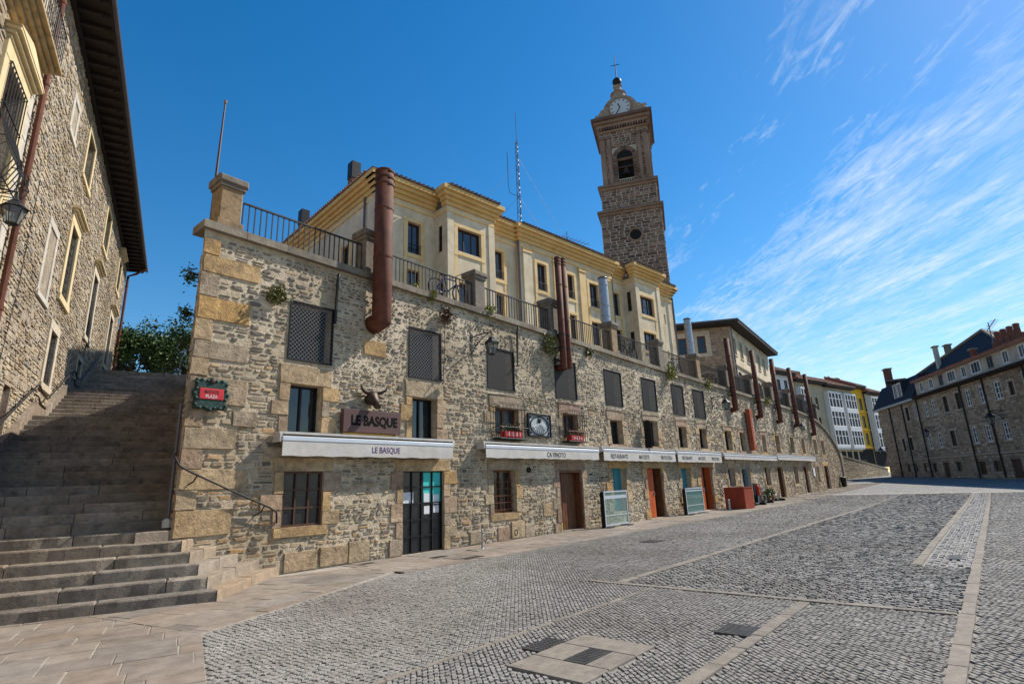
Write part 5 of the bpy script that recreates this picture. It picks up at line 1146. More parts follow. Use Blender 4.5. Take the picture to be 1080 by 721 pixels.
for u, v in ((2.2, 2.7), (5.2, 4.0), (6.9, 4.7), (9.8, 5.25), (11.7, 6.05), (15, 6.8), (17, 7.7)):
    f = MB(); f.tube([LF.p(u, v, .14), LF.p(u, v-.08, .10), LF.p(u, v-.1, -.01)], .014, 5); f.build('support', m_iron, t)

# ------------------------------------------------------------------ yellow apartment building on the terrace
YF = Fr((13.77, 19.5, 0), az=R(96.5))
yb = thing('apartment_building', 'cream and ochre apartment building with deep cornice standing on the terrace', 'building', YF.p(12.7, 6.9, -6))
yl = MB(); cr = MB(); cz = MB()
SEC = [(0, 3.32, 0), (3.32, 6.4, 1.0), (6.4, 9.0, 0), (9.0, 17.6, .25), (17.6, 19.15, 0), (19.15, 22.2, 1.0), (22.2, 25.5, 0)]
YH = {0: [(1.72,2.46,12.6,14.2),(1.68,2.42,10.0,11.72)], 1: [(3.97,5.47,12.93,14.2),(4.05,5.4,10.0,11.3)], 2: [(7.1,7.93,12.62,14.25),(7.08,7.9,10.05,11.7)],
      3: [(10.35,11.12,12.55,14.2),(13.0,13.62,12.6,14.15),(15.1,16.0,12.5,14.05),(10.3,11.05,10.0,11.6),(13.0,13.62,10.0,11.55),(15.08,15.9,9.95,11.45)], 4: [(17.8,18.62,12.5,14.1),(17.8,18.62,9.95,11.5)],
      5: [(19.64,21.26,12.66,13.97),(19.64,21.15,10.1,11.38)], 6: [(23.28,23.66,12.4,14.05),(24.24,24.42,12.95,13.72),(23.28,23.66,9.9,11.4),(24.2,24.38,10.3,10.9)]}
zt = 15.2
for k, (a, b, w) in enumerate(SEC):
    f = YF.off(dw=w); wall_with_holes(cr, f, a, b, 6.8, zt, YH[k], .24)
    for side, u in ((0, a), (1, b)):       # returns of the projecting parts
        nb = SEC[k-1][2] if side == 0 and k else (SEC[k+1][2] if side == 1 and k+1 < len(SEC) else None)
        if nb is not None and nb < w:
            g_ = YF.turn(u, nb if side == 0 else w, -1 if side == 0 else 1); L_ = w-nb
            hs = [(.3, .62, 12.85, 14.25), (.3, .62, 10.1, 11.4)] if L_ > .9 and side == 0 else []
            wall_with_holes(cr, g_, 0, L_, 6.8, zt, hs, .12)
            for h in hs: window(g_, *h, yb, m_shutter, m_glassdull, w=-.1, nx=1, ny=3, fw=.04)
            yl.box(g_, .02, L_, 14.87, 15.02, .0, .05)
    yl.box(f, a+.001, b-.001, 14.86, 15.03, .0, .06, .01)
    # cornice in stepped mouldings
    for j, (z0, z1, p) in enumerate(((zt, zt+.22, .10), (zt+.222, zt+.42, .20), (zt+.422, zt+.62, .33), (zt+.622, zt+.86, .46))):
        nl = SEC[k-1][2] if k else -1; nr = SEC[k+1][2] if k+1 < len(SEC) else -1
        e0 = p if nl < w else -p*(1 if nl > w else 0)+(.0 if nl > w else 0); e1 = p if nr < w else -p*(1 if nr > w else 0)
        cz.box(f, a-e0 if nl < w else a+.0, b+e1 if nr < w else b-.0, z0, z1, -.3-(.002*k), p-.0015*(k % 2), .012)
    # yellow window framings joined from floor to floor
    for h in YH[k]:
        if h[1]-h[0] < .25: continue
        fw = .22 if h[1]-h[0] > .5 else .1; top_ = h[3] > 12
        yl.box(f, h[0]-fw, h[0]-.0, h[2]-.28, h[3]+.0, 0, .045, .008); yl.box(f, h[1]+.0, h[1]+fw, h[2]-.28, h[3]+.0, 0, .045, .008); yl.box(f, h[0]-fw, h[1]+fw, h[3]+.002, h[3]+fw*.8, 0, .047, .008)
        yl.box(f, h[0]+.001, h[1]-.001, h[2]-.24, h[2]-.06, 0, .05, .008)
        if top_:
            lo = [q[3] for q in YH[k] if q[3] < 12 and q[0] < h[1] and q[1] > h[0]]; z_ = (lo[0]+fw*.8+.003) if lo else 10
            yl.box(f, h[0]-fw+.01, h[0]-.02, z_, h[2]-.285, 0, .03, .006); yl.box(f, h[1]+.02, h[1]+fw-.01, z_, h[2]-.285, 0, .03, .006)
    for h in YH[k]:
        wd = h[1]-h[0]; o = window(f, *h, yb, m_shutter, m_glass, w=-.18, nx=(3 if k in (1, 5) and wd > 1 else (2 if wd > .5 else 1)), ny=(1 if h[3]-h[2] < 1 else (2 if k > 2 else 1)), fw=.05, rail=(k in (0, 1, 2, 3) and .6 < wd < 1 and h[3] > 12))
# pilasters, capitals, drainpipes
f = YF.off(dw=.25)
for a, b in ((9.18, 9.85), (11.72, 12.3), (14.1, 14.72), (16.75, 17.4)):
    (cr if a < 10 else yl).box(f, a, b, 6.9, 14.55, 0, .10, .012); yl.box(f, a-.04, b+.04, 14.56, 14.70, 0, .14, .012); yl.box(f, a-.02, b+.02, 14.75, 14.855, 0, .13, .012)
for k in (1, 5):
    a, b, w = SEC[k]; f = YF.off(dw=w)
    for p_, q_ in ((a, a+.42), (b-.42, b)): ls = MB(); ls.box(f, p_, q_, 6.9, 14.85, .0, .05, .01); ls.build('corner_strip', m_cream, yb)
g_ = YF.turn(0, 0, -1)                        # left gable side
gs_ = Fr(YF.p(0, 0, -12), U=YF.n, V=(0, 0, 1)); wall_with_holes(cr, gs_, 0, 12, 6.8, zt, [(8.7, 9.5, 12.0, 13.45), (5.0, 5.8, 12.0, 13.45), (8.7, 9.5, 9.4, 10.9)], .24)
for h in [(8.7, 9.5, 12.0, 13.45), (5.0, 5.8, 12.0, 13.45), (8.7, 9.5, 9.4, 10.9)]:
    window(gs_, *h, yb, m_shutter, m_glassdull, w=-.18, nx=2, fw=.05); yl.box(gs_, h[0]-.2, h[0], h[2]-.2, h[3]+.2, 0, .045, .008); yl.box(gs_, h[1], h[1]+.2, h[2]-.2, h[3]+.2, 0, .045, .008)
yl.box(gs_, 0, 12.0, 14.86, 15.03, 0, .06, .01); ls2 = MB(); ls2.box(gs_, 11.4, 12.0, 6.9, 14.85, 0, .06, .01); ls2.build('corner_strip', m_cream, yb)
for z0, z1, p in ((zt, zt+.22, .10), (zt+.222, zt+.42, .20), (zt+.422, zt+.62, .33), (zt+.622, zt+.86, .46)): cz.box(gs_, 0, 12+p-.003, z0, z1-.001, -.3, p-.002, .012)
ge = Fr(YF.p(25.5, 0, 0), U=-YF.n, V=(0, 0, 1)); cr.rect(ge, 0, 12, 6.8, zt)
for z0, z1, p in ((zt, zt+.22, .10), (zt+.222, zt+.42, .20), (zt+.422, zt+.62, .33), (zt+.622, zt+.86, .46)): cz.box(ge, -p+.003, 12, z0, z1-.001, -.3, p-.002, .012)
cr.build('wall', m_cream, yb); yl.build('window_surround', m_yellow, yb); cz.build('cornice', m_cornice, yb)
rt = MB(); rz = zt+.87
for k, (a, b, w) in enumerate(SEC):
    f = YF.off(dw=w); rt.quad(f.p(a-(.5 if k == 0 else .1), rz, .5), f.p(b+.1, rz, .5), f.p(max(b, 6), rz+2.2-.02*k, -6-w), f.p(max(a, 6), rz+2.2-.02*k, -6-w))
    n = int((b-a)/.24)
    for i in range(n+1):
        uu = a+(b-a)*i/max(n, 1); rt.tube([f.p(uu, rz+.03, .53), f.p(uu, rz+.03+.3, -.35)], .085, 6)
n = int(12/.24)
for i in range(n): uu = 12*i/n; rt.tube([gs_.p(uu, rz+.03, .53), gs_.p(uu, rz+.3, -.35)], .085, 6)
rt.quad(gs_.p(12.5, rz, .5), gs_.p(6, rz+2.1, -6), gs_.p(5.9, rz+2.1, -6), gs_.p(0, rz, .5))
rt.build('roof', surf('weathered brown tile', [(.17,.10,.07),(.23,.14,.10),(.12,.08,.065)], nscale=5, namt=.3, bump=.3), yb)
for uu, w in ((8.93, .12), (17.68, .1), (25.4, .08)):
    f = MB(); f.tube([YF.p(uu, 15.2, w+.1), YF.p(uu, 6.9, w+.1)], .06, 8); f.build('drainpipe', m_gutter, yb)
f = MB(); f.tube([gs_.p(11.1, 15.2, .1), gs_.p(11.1, 6.9, .1)], .055, 8); f.build('drainpipe', m_gutter, yb)
for uu, w, h in ((2.9, 0, 2.1), (9.2, 0, 2.0)):       # small chimneys over the gable side
    f = MB(); f.box(gs_, 12-uu-.22, 12-uu+.22, rz, rz+h*.55, -.5, -.06, .01); c = f.build('chimney', m_brick, yb); f = MB(); f.box(gs_, 12-uu-.25, 12-uu+.25, rz+h*.551, rz+h, -.53, -.03, .02); f.build('chimney_pot', m_darkmetal, c)
# lattice mast on its roof
mp = YF.p(11.6, 0, -2.2); zb_ = 17.3; t = thing('radio_mast', 'thin lattice radio mast with guy wires on the ochre building roof', 'antenna', (mp.x, mp.y, zb_)); f = MB(); c3 = [Vector((.16*math.cos(k*2.094), .16*math.sin(k*2.094), 0)) for k in range(3)]; H_ = 7.6
for k in range(3): f.tube([mp+c3[k]+Vector((0, 0, 16.6)), mp+c3[k]*.5+Vector((0, 0, 16.6+H_))], .022, 5)
for i in range(22):
    z = 16.7+i*.34; s_ = 1-.5*i/22; f.tube([mp+c3[i % 3]*s_+Vector((0, 0, z)), mp+c3[(i+1) % 3]*s_+Vector((0, 0, z+.34))], .013, 4); f.tube([mp+c3[(i+1) % 3]*s_+Vector((0, 0, z)), mp+c3[(i+2) % 3]*s_+Vector((0, 0, z+.34))], .013, 4)
f.tube([mp+Vector((0, 0, 16.6+H_)), mp+Vector((0, 0, 16.6+H_+2.2))], .02, 5); f.build('mast', m_gutter, t)
f = MB(); f.tube([mp+Vector((0, 0, 20.0)), mp+Vector((-.55, .35, 20.2)), mp+Vector((-.6, .38, 20.9)), mp+Vector((-.6, .38, 23.2))], .02, 5); f.build('side_aerial', m_gutter, t)
for dx, dy, z in ((5.2, -.9, 23.0), (-4.6, .3, 22.5), (3.0, -.7, 20), (-2.6, 1, 20)):
    f = MB(); f.tube([mp+Vector((0, 0, z)), mp+Vector((dx, dy, 16.7))], .009, 3); f.build('guy_wire', m_iron, t)
mp2 = YF.p(16.2, 0, -2.2); t = thing('tv_antenna', 'small television aerial on the ochre roof beside the church tower', 'antenna', (mp2.x, mp2.y, 17)); f = MB(); f.tube([mp2+Vector((0, 0, 16.6)), mp2+Vector((0, 0, 18.9))], .025, 5); f.build('pole', m_gutter, t); f = MB(); f.tube([mp2+Vector((-.2, .3, 18.6)), mp2+Vector((2.0, -.6, 18.3))], .018, 4)
for k in range(7): q = mp2+Vector((-.1+.3*k, .25-.12*k, 18.58-.04*k)); f.tube([q+Vector((-.1, -.3, 0)), q+Vector((.1, .3, 0))], .012, 3)
f.build('aerial', m_gutter, t)

# ------------------------------------------------------------------ old stone house behind the terrace
C_ = Vector((51.55, 16.53, 0)); aL, aR = R(153), R(85)
HL = Fr(C_-Vector((math.sin(aL), math.cos(aL), 0))*9, az=aL); HR = Fr(C_, az=aR)
oh = thing('old_stone_house', 'old stone house with wide dark eaves and a pale arcaded side on the terrace', 'building', tuple(C_+Vector((4, 4, 6.9))))
hl = [(9-4.85,9-4.2,13.05,14.6),(9-3.0,9-2.2,13.0,14.75),(9-1.6-3.9-1.2,9-5.9,13.05,14.6)]
hl = [(4.2,5.0,13.05,14.65),(6.0,6.75,13.05,14.72),(1.6,2.4,13.05,14.65)]
f = MB(); wall_with_holes(f, HL, 0, 9, 6.5, 15.45, hl, .25); wl = f.build('wall', m_facmortar, oh); f = MB(); bk = [ring(f, HL, h, 0, .45, -.03, .05) for h in hl]; f.build('window_surround', m_palframe, oh)
for h in hl: window(HL, *h, oh, m_redshut, m_glass, w=-.16, nx=2, ny=2, fw=.09)
masonry('stonework', HL, 0, 9, 6.7, 15.4, bk, surf('brown house stone', [(.30,.20,.13),(.36,.26,.18),(.22,.16,.12),(.40,.30,.21)], nscale=4, namt=.3, bump=.5), oh, ch=(.22, .36), sw=(.35, .8), dep=(.01, .04), gap=.03, n=4)
hr = [(.65+i*2.55, 1.5+i*2.55, 12.85, 14.42) for i in range(6)]
f = MB(); wall_with_holes(f, HR, 0, 17, 6.5, 15.45, hr, .25); f.build('side_wall', m_cream, oh); f = MB()
f.box(HR, -.02, 17, 11.72, 11.9, -.02, .16, .02); f.box(HR, 0, .45, 6.6, 15.4, -.01, .08, .02)
for h in hr: ring(f, HR, h, 0, .16, -.02, .05)
f.build('string_course', m_palframe, oh)
for h in hr: window(HR, *h, oh, m_shutter, m_glassdull, w=-.16, nx=2, ny=2, fw=.07)
def arch(fr, uc, w, z0, zs, name, root, gm=m_dark, ringm=m_palframe, ww=.16):
    P = [(uc-w, z0)]+[(uc+w*math.cos(math.pi-math.pi*k/12), zs+w*math.sin(math.pi*k/12)) for k in range(13)]+[(uc+w, z0)]
    g_ = MB(); n = len(P); g_.v = [tuple(fr.p(u, v, .012)) for u, v in P]; g_.f = [tuple(range(n-1, -1, -1))]; o = g_.build(name, gm, root)
    r_ = MB()
    for (a, b), (c, d) in zip(P, P[1:]):
        k = lambda u, v: (uc+(u-uc)*(1+ww/w), zs+(v-zs)*(1+ww/w) if v > zs else v)
        A, B = k(a, b), k(c, d); r_.add([fr.p(a, b, 0), fr.p(c, d, 0), fr.p(*B, 0), fr.p(*A, 0), fr.p(a, b, .09), fr.p(c, d, .09), fr.p(*B, .09), fr.p(*A, .09)], [(3, 2, 1, 0), (4, 5, 6, 7), (0, 1, 5, 4), (1, 2, 6, 5), (2, 3, 7, 6), (3, 0, 4, 7)])
    r_.build('archivolt', ringm, o); return o
for i in range(4): arch(HR, 1.5+i*4.0, 1.15, 7.0, 10.1, 'arch', oh)
arch(HL, 6.6, .95, 7.0, 10.2, 'arch', oh)
# hipped roof with wide dark eaves
hc = [HL.p(0, 15.45, 1.0), HL.p(9, 15.45, 1.0)+HR.U*0, HR.p(0, 15.45, 1.0), HR.p(17.8, 15.45, 1.0), HR.p(17.8, 15.45, -8)]
cn = C_+(-HL.U*0)+Vector((0, 0, 0)); 
nL, nR = HL.n, HR.n
den = nL.x*nR.y-nL.y*nR.x; rL = 1.0+nL.dot(C_); rR = 1.0+nR.dot(C_); cxy = Vector(((rL*nR.y-nL.y*rR)/den, (nL.x*rR-rL*nR.x)/den, 0))
A_ = HL.p(-.8, 0, 1.0); B_ = cxy; D_ = HR.p(17.9, 0, 1.0); E_ = HR.p(17.9, 0, -7.5); apex = C_+Vector((7.5, 4.5, 0)); ap0 = C_+Vector((2.5, 7.0, 0))
up = lambda p, z: Vector((p.x, p.y, z))
f = MB(); zE = 15.85
f.v = [tuple(up(A_, zE)), tuple(up(B_, zE)), tuple(up(D_, zE)), tuple(up(E_, zE)), tuple(up(ap0, 17.2)), tuple(up(apex+HR.U*4, 17.2))]; f.f = [(0, 1, 4), (1, 2, 5, 4), (2, 3, 5)]; f.build('roof', m_tile, oh)
f = MB(); Ai, Bi, Di = HL.p(-.8, 0, -.3), C_-HL.n*.3-HR.n*.3, HR.p(17.9, 0, -.3)
f.v = [tuple(up(p, z)) for p in (A_, B_, D_, Ai, Bi, Di) for z in (15.5, 15.84)]
f.f = [(0, 2, 3, 1), (2, 4, 5, 3), (0, 6, 8, 2), (2, 8, 10, 4), (4, 10, 11, 5), (0, 1, 7, 6)]; f.build('eave', m_eave, oh)
f = MB(); f.tube([up(A_, 15.82), up(B_, 15.82), up(D_, 15.82)], .09, 6); f.build('gutter', m_gutter, oh)
f = MB(); q = HR.p(.12, 0, .12); f.tube([up(q, 15.4), up(q, 7)], .07, 6); f.build('drainpipe', m_gutter, oh)
f = MB(); f.rect(Fr(HR.p(17, 0, 0), U=-HR.n, V=(0, 0, 1)), 0, 7.5, 6.5, 15.45); f.build('end_wall', m_cream, oh)

# ------------------------------------------------------------------ church tower
TF = Fr((61.64, 30, 0), az=R(156.5)); UC = -.33; TK = .93
tw = thing('church_tower', 'tall brown stone church bell tower with clock and ball finial rising behind the ochre building', 'tower', TF.p(UC, 0, -4.2))
def stage(hw, z0, z1, holes=(), name='shaft', blocked=(), ch=(.34, .5), sw=(.5, 1.1)):
    hw *= TK; fs = []
    for k in range(4):
        if k == 0: fr = TF.off(du=UC, dw=hw-4.2)
        elif k == 1: fr = Fr(TF.p(UC+hw, 0, -4.2), U=-TF.n, V=(0, 0, 1))
        elif k == 2: fr = Fr(TF.p(UC, 0, -4.2-hw), U=-TF.U, V=(0, 0, 1))
        else: fr = Fr(TF.p(UC-hw, 0, -4.2), U=TF.n, V=(0, 0, 1))
        fs.append(fr)
    f = MB()
    for k in range(4): wall_with_holes(f, fs[k], -hw, hw, z0, z1, holes if k in (0, 1) else [], .8)
    o = f.build(name, m_towmortar, tw)
    for k in (0, 1): masonry('stonework', fs[k], -hw, hw, z0, z1, list(holes)+list(blocked), m_tower, o, ch=ch, sw=sw, dep=(.02, .08), gap=.05, n=4)
    return fs
def band(hw, z0, z1, out, name='string_course', n=1):
    f = MB(); hw *= TK
    for j in range(n):
        h = hw+out*(j+1)/n; a = z0+(z1-z0)*j/n; b = z0+(z1-z0)*(j+1)/n-.003
        p = [TF.p(UC-h, 0, -4.2+h), TF.p(UC+h, 0, -4.2+h), TF.p(UC+h, 0, -4.2-h), TF.p(UC-h, 0, -4.2-h)]; f.prism([(q.x, q.y) for q in reversed(p)][::-1], a, b)
    return f.build(name, m_tower, tw)
f1 = stage(4.25, 8, 36.3); band(4.25, 36.3, 37.0, .38, n=2)
f2 = stage(3.95, 37.0, 40.2); band(3.95, 40.2, 40.95, .35, n=2)
bh = (-1.12, 1.02, 40.96, 46.15)
f3 = stage(3.55, 40.95, 49.6, [(bh[0], bh[1], bh[2], 45.1)], 'belfry', [(-1.65, 1.55, 45.05, 46.75), (-1.6, -1.12, 41, 45.1), (1.02, 1.5, 41, 45.1)])
arch(f3[0], -.05, 1.07, 45.0, 45.1, 'belfry_arch', tw, m_dark, m_tower, .6)
for a_, b_ in ((-1.64, -1.13), (1.03, 1.54)):
    f = MB()
    for kk in range(8): f.box(f3[0], a_, b_, 41.02+.51*kk, 41.48+.51*kk, -.02, .12+.03*(kk % 2), .03)
    f.build('belfry_jamb', m_tower, tw)

f = MB(); f.rect(f3[0], bh[0], bh[1], bh[2], 45.1, -.79); f.build('belfry_dark', m_dark, tw)
f = MB(); f.lathe(f3[0].p(-.05, 42.6, -.55), [(0, .62), (.12, .56), (.5, .40), (.9, .34), (1.05, .2), (1.15, .06)], 14); f.build('bell', m_bronze, tw); f = MB(); f.box(f3[0], bh[0], bh[1], 43.75, 43.95, -.7, -.4); f.build('bell_beam', m_shutter, tw)
f = MB()
for i in range(7): f.lathe(f3[0].p(bh[0]+.15+(bh[1]-bh[0]-.3)*i/6, 40.98, -.12), [(0, .07), (.3, .12), (.6, .06), (.7, .09)], 8)
f.box(f3[0], bh[0], bh[1], 41.68, 41.8, -.25, .02); f.build('balustrade', m_palframe, tw)
for fr in f3[:2]:
    for a, b in ((-3.27, -2.6), (-2.3, -1.82), (1.82, 2.3), (2.6, 3.27)): f = MB(); f.box(fr, a, b, 41.0, 48.2, 0, .22, .04); f.box(fr, a-.08, b+.08, 48.21, 48.6, 0, .3, .04); f.build('pilaster', m_tower, tw)
f = MB()
for fr in f3[:2]:
    for i in range(19): u = -3.28+6.56*i/18; f.box(fr, u-.11, u+.11, 49.65, 50.1, 0, .3+.1, .03)
f.build('corbel', m_tower, tw)
band(3.6, 49.3, 49.62, .15); band(3.6, 50.1, 51.5, .85, 'cornice', 3)
# clock pediment, scrolls, little dome, ball and vane
for k in (0, 1):
    hw = 3.9*TK; fr = TF.off(du=UC, dw=hw-4.2) if k == 0 else Fr(TF.p(UC+hw, 0, -4.2), U=-TF.n, V=(0, 0, 1))
    P = [(-3.8, 51.5), (3.8, 51.5), (3.75, 52.0), (3.3, 52.35), (3.0, 52.9), (2.5, 53.1), (2.2, 53.7), (1.75, 54.2), (1.0, 54.6), (0, 54.75), (-1.0, 54.6), (-1.75, 54.2), (-2.2, 53.7), (-2.5, 53.1), (-3.0, 52.9), (-3.3, 52.35), (-3.75, 52.0)]
    P = [(u*TK, v) for u, v in P]; f = MB(); n = len(P); f.v = [tuple(fr.p(u, v, 0)) for u, v in P]+[tuple(fr.p(u, v, -.9)) for u, v in P]; f.f = [tuple(range(n)), tuple(range(2*n-1, n-1, -1))]+[((i+1) % n, i, n+i, n+(i+1) % n) for i in range(n)]
    o = f.build('clock_gable', m_crown, tw)
    if k == 0:
        f = MB(); f.lathe(fr.p(0, 52.75, 0), [(0, 1.62), (.14, 1.62), (.16, 1.45), (.1, 1.42)], 30, fr.n); f.build('clock_rim', m_tower, o)
        f = MB(); f.lathe(fr.p(0, 52.75, .0), [(0, 1.43), (.1, 1.43), (.105, .01)], 30, fr.n); c = f.build('clock_face', m_clock, o)
        f = MB()
        for i in range(12): a = math.pi*i/6; f.tube([fr.p(1.02*math.sin(a), 52.75+1.02*math.cos(a), .125), fr.p(1.32*math.sin(a), 52.75+1.32*math.cos(a), .125)], .05, 4)
        for a, l, w in ((R(212), 1.05, .06), (R(338), .7, .08)): f.tube([fr.p(0, 52.75, .15), fr.p(l*math.sin(a), 52.75+l*math.cos(a), .15)], w, 4)
        f.build('clock_hand', m_ink, o)
    f = MB()
    for sg in (-1, 1): f.lathe(fr.p(sg*3.45, 51.5, -.4), [(0, .3), (.5, .22), (.6, .3), (.9, .12), (1.2, .02)], 8)
    f.build('pinnacle', m_crown, o)
f = MB(); ctr = TF.p(UC-.25, 0, -4.2); f.lathe((ctr.x, ctr.y, 51.5), [(0, 3.5), (1.3, 3.3), (2.6, 2.6), (3.6, 1.75), (4.1, 1.35), (4.15, 1.6), (5.0, 1.55), (5.1, 1.2), (6.1, 1.0), (6.2, 1.2), (6.45, .75), (7.4, .5), (7.6, .68), (7.9, .3)], 16); f.build('dome', m_crown, tw)
f = MB(); f.lathe((ctr.x, ctr.y, 59.3), [(0, .2), (.15, .45), (.45, .66), (.8, .68), (1.1, .5), (1.35, .2), (1.5, .05)], 14); f.build('ball_finial', m_darkmetal, tw, smooth=True)
f = MB(); f.tube([(ctr.x, ctr.y, 60.6), (ctr.x, ctr.y, 64.8)], [.09, .04], 6); f.tube([TF.p(UC-.9, 63.0, -4.2), TF.p(UC+.4, 63.0, -4.2)], .05, 5); f.build('vane', m_darkmetal, tw)
f = MB(); f.lathe(f1[0].p(.4, 33.0, -.3), [(0, .95), (.42, .95), (.45, .75), (.2, .7)], 18, TF.n); f.build('oculus_frame', m_tower, tw); f = MB(); f.lathe(f1[0].p(.4, 33.0, .0), [(0, .72), (.09, .7)], 18, TF.n); f.build('oculus', m_dark, tw)

# ------------------------------------------------------------------ terrace houses beyond the end of the wall
RF = Fr((121.34, 20.08, 0), az=R(104))
def tiled(root, u0, u1, zE, rise, depth, over=.9, fr=RF):
    f = MB(); f.add([fr.p(u0, zE, over), fr.p(u1, zE, over), fr.p(u1, zE+rise, -depth), fr.p(u0, zE+rise, -depth), fr.p(u0, zE-.18, over), fr.p(u1, zE-.18, over), fr.p(u1, zE-.18, -depth), fr.p(u0, zE-.18, -depth)], [(0, 1, 2, 3), (4, 7, 6, 5), (0, 4, 5, 1), (1, 5, 6, 2), (0, 3, 7, 4)])
    n = int((u1-u0)/.45)
    for i in range(n+1): uu = u0+(u1-u0)*i/n; f.tube([fr.p(uu, zE+.05, over+.03), fr.p(uu, zE+rise+.05, -depth)], .14, 4)
    f.build('roof', m_tile, root); f = MB(); f.box(fr, u0, u1, zE-.5, zE-.19, -.2, over-.1); f.tube([fr.p(u0, zE-.05, over+.08), fr.p(u1, zE-.05, over+.08)], .1, 6); f.build('eave', m_eave, root)
def gallery(root, u0, u1, z0, nst, hst, ncol, p=.9, fr=RF):
    """white glazed wooden gallery"""
    f = MB(); g_ = MB()
    for k in range(nst):
        a = z0+k*hst
        f.box(fr, u0, u1, a, a+.55, .0, p, .03); f.box(fr, u0, u1, a+hst-.35, a+hst-.003, 0, p, .03)
        for i in range(ncol+1): uu = u0+.0+(u1-u0)*i/ncol; w = .22 if i in (0, ncol) else .12; f.box(fr, max(u0, uu-w), min(u1, uu+w), a+.55, a+hst-.35, p-.25, p-.02)
        for vv in (a+.55+(hst-.9)*.62,): f.box(fr, u0, u1, vv-.06, vv+.06, p-.2, p-.04)
        f.box(fr, u0, u0+.15, a+.55, a+hst-.35, 0, p-.26); f.box(fr, u1-.15, u1, a+.55, a+hst-.35, 0, p-.26)
        g_.rect(fr, u0+.1, u1-.1, a+.5, a+hst-.3, p-.12)
    f.box(fr, u0+.1, u1-.1, z0-.25, z0-.003, 0, p-.1); o = f.build('glazed_gallery', m_white, root); g_.build('pane', m_paneblack, o); return o
def house(name, label, u0, u1, zE, mt, depth=9, z0=2.6, holes=(), gm=None):
    t = thing(name, label, 'house', RF.p((u0+u1)/2, z0, -depth/2), group='houses beyond the end of the wall')
    f = MB(); wall_with_holes(f, RF, u0, u1, z0, zE, list(holes), .25); f.rect(Fr(RF.p(u0, 0, -depth), U=RF.n, V=(0, 0, 1)), 0, depth, z0, zE); f.rect(Fr(RF.p(u1, 0, 0), U=-RF.n, V=(0, 0, 1)), 0, depth, z0, zE); f.build('wall', mt, t)
    for h in holes: window(RF, *h, t, gm or m_shutter, m_glassdull, w=-.15, nx=2, ny=2, fw=.12)
    tiled(t, u0-.05, u1+.05, zE+.35, 2.5, depth/2); return t
t = house('terraced_house', 'house with red tiled roof and white windows half hidden by the far flues', -30, -16.9, 18.6, m_white, holes=[(-29+i*2.3, -27.9+i*2.3, z, z+2.0) for i in range(5) for z in (15.6, 12.4)])
f = MB(); f.box(RF, -25.6, -23.8, 19.2, 21.4, -4, -2.5, .04); f.build('chimney', m_brick, t)
t = house('terraced_house', 'beige house with brown roof and two dark windows right of the last flue', -16.88, -6.45, 17.8, m_beige, holes=[(-12.0, -11.0, 13.0, 15.2), (-9.9, -8.9, 13.0, 15.2), (-12.0, -11.0, 9.5, 11.6), (-9.9, -8.9, 9.5, 11.6)]); gallery(t, -16.3, -13.4, 6.2, 3, 3.45, 3)
f = MB(); f.box(RF, -13.5, -8.5, 19.4, 20.6, -4.5, -2.5, .04); f.build('dormer', m_brick, t)
t = house('terraced_house', 'house with two tall columns of white glazed galleries', -6.43, 4.95, 17.6, m_beige); gallery(t, -6.35, -1.1, 6.2, 3, 3.45, 4, .8); gallery(t, .15, 4.85, 6.2, 3, 3.45, 4, .8)
for i in range(5):
    f = MB(); f.box(RF, -6+i*2.4, -4.3+i*2.4, 2.8, 5.6, .0, .04); f.build('shopfront', m_dark, t)
t = house('terraced_house', 'narrow bright yellow house between the white galleries', 4.97, 10.0, 18.15, m_yhouse, holes=[(5.6+j*2.1, 7.0+j*2.1, z, z+2.3) for j in (0, 1) for z in (13.8, 10.3, 6.9)])
f = MB(); f.tube([RF.p(10.0, 17.5, .2), RF.p(10.0, 3, .2)], .12, 6); f.build('drainpipe', m_iron, t)
f = MB(); f.box(RF, 5.3, 9.7, 2.7, 6.1, .0, .05); f.build('shopfront', m_dark, t)
for z in (13.4, 9.9, 6.5):
    f = MB(); f.box(RF, 5.3, 9.8, z-.2, z-.05, 0, .4, .02); f.build('balcony', m_yhouse, t)
t = house('terraced_house', 'last house with white galleries beside the slate roofed corner building', 10.02, 18.5, 17.35, m_cream); gallery(t, 11.5, 16.7, 6.0, 3, 3.55, 4); f = MB(); f.box(RF, 10.4, 17.5, 2.7, 5.7, .0, .05); f.build('shopfront', m_dark, t)
f = MB(); f.lathe(RF.p(6.8, 19.9, -3), [(-1.5, .5), (.2, .5), (.5, .7), (.8, .35)], 8); f.build('chimney', m_brick, t)
f = MB(); q = RF.p(7.5, 0, -6); f.v = [tuple(RF.p(6.5, 19.6, -4)), tuple(RF.p(10.5, 19.6, -4)), tuple(RF.p(8.2, 21.6, -5)), tuple(RF.p(6.5, 19.6, -8)), tuple(RF.p(10.5, 19.6, -8))]; f.f = [(0, 1, 2), (1, 4, 2), (4, 3, 2), (3, 0, 2)]; f.build('dormer', m_brick, t)

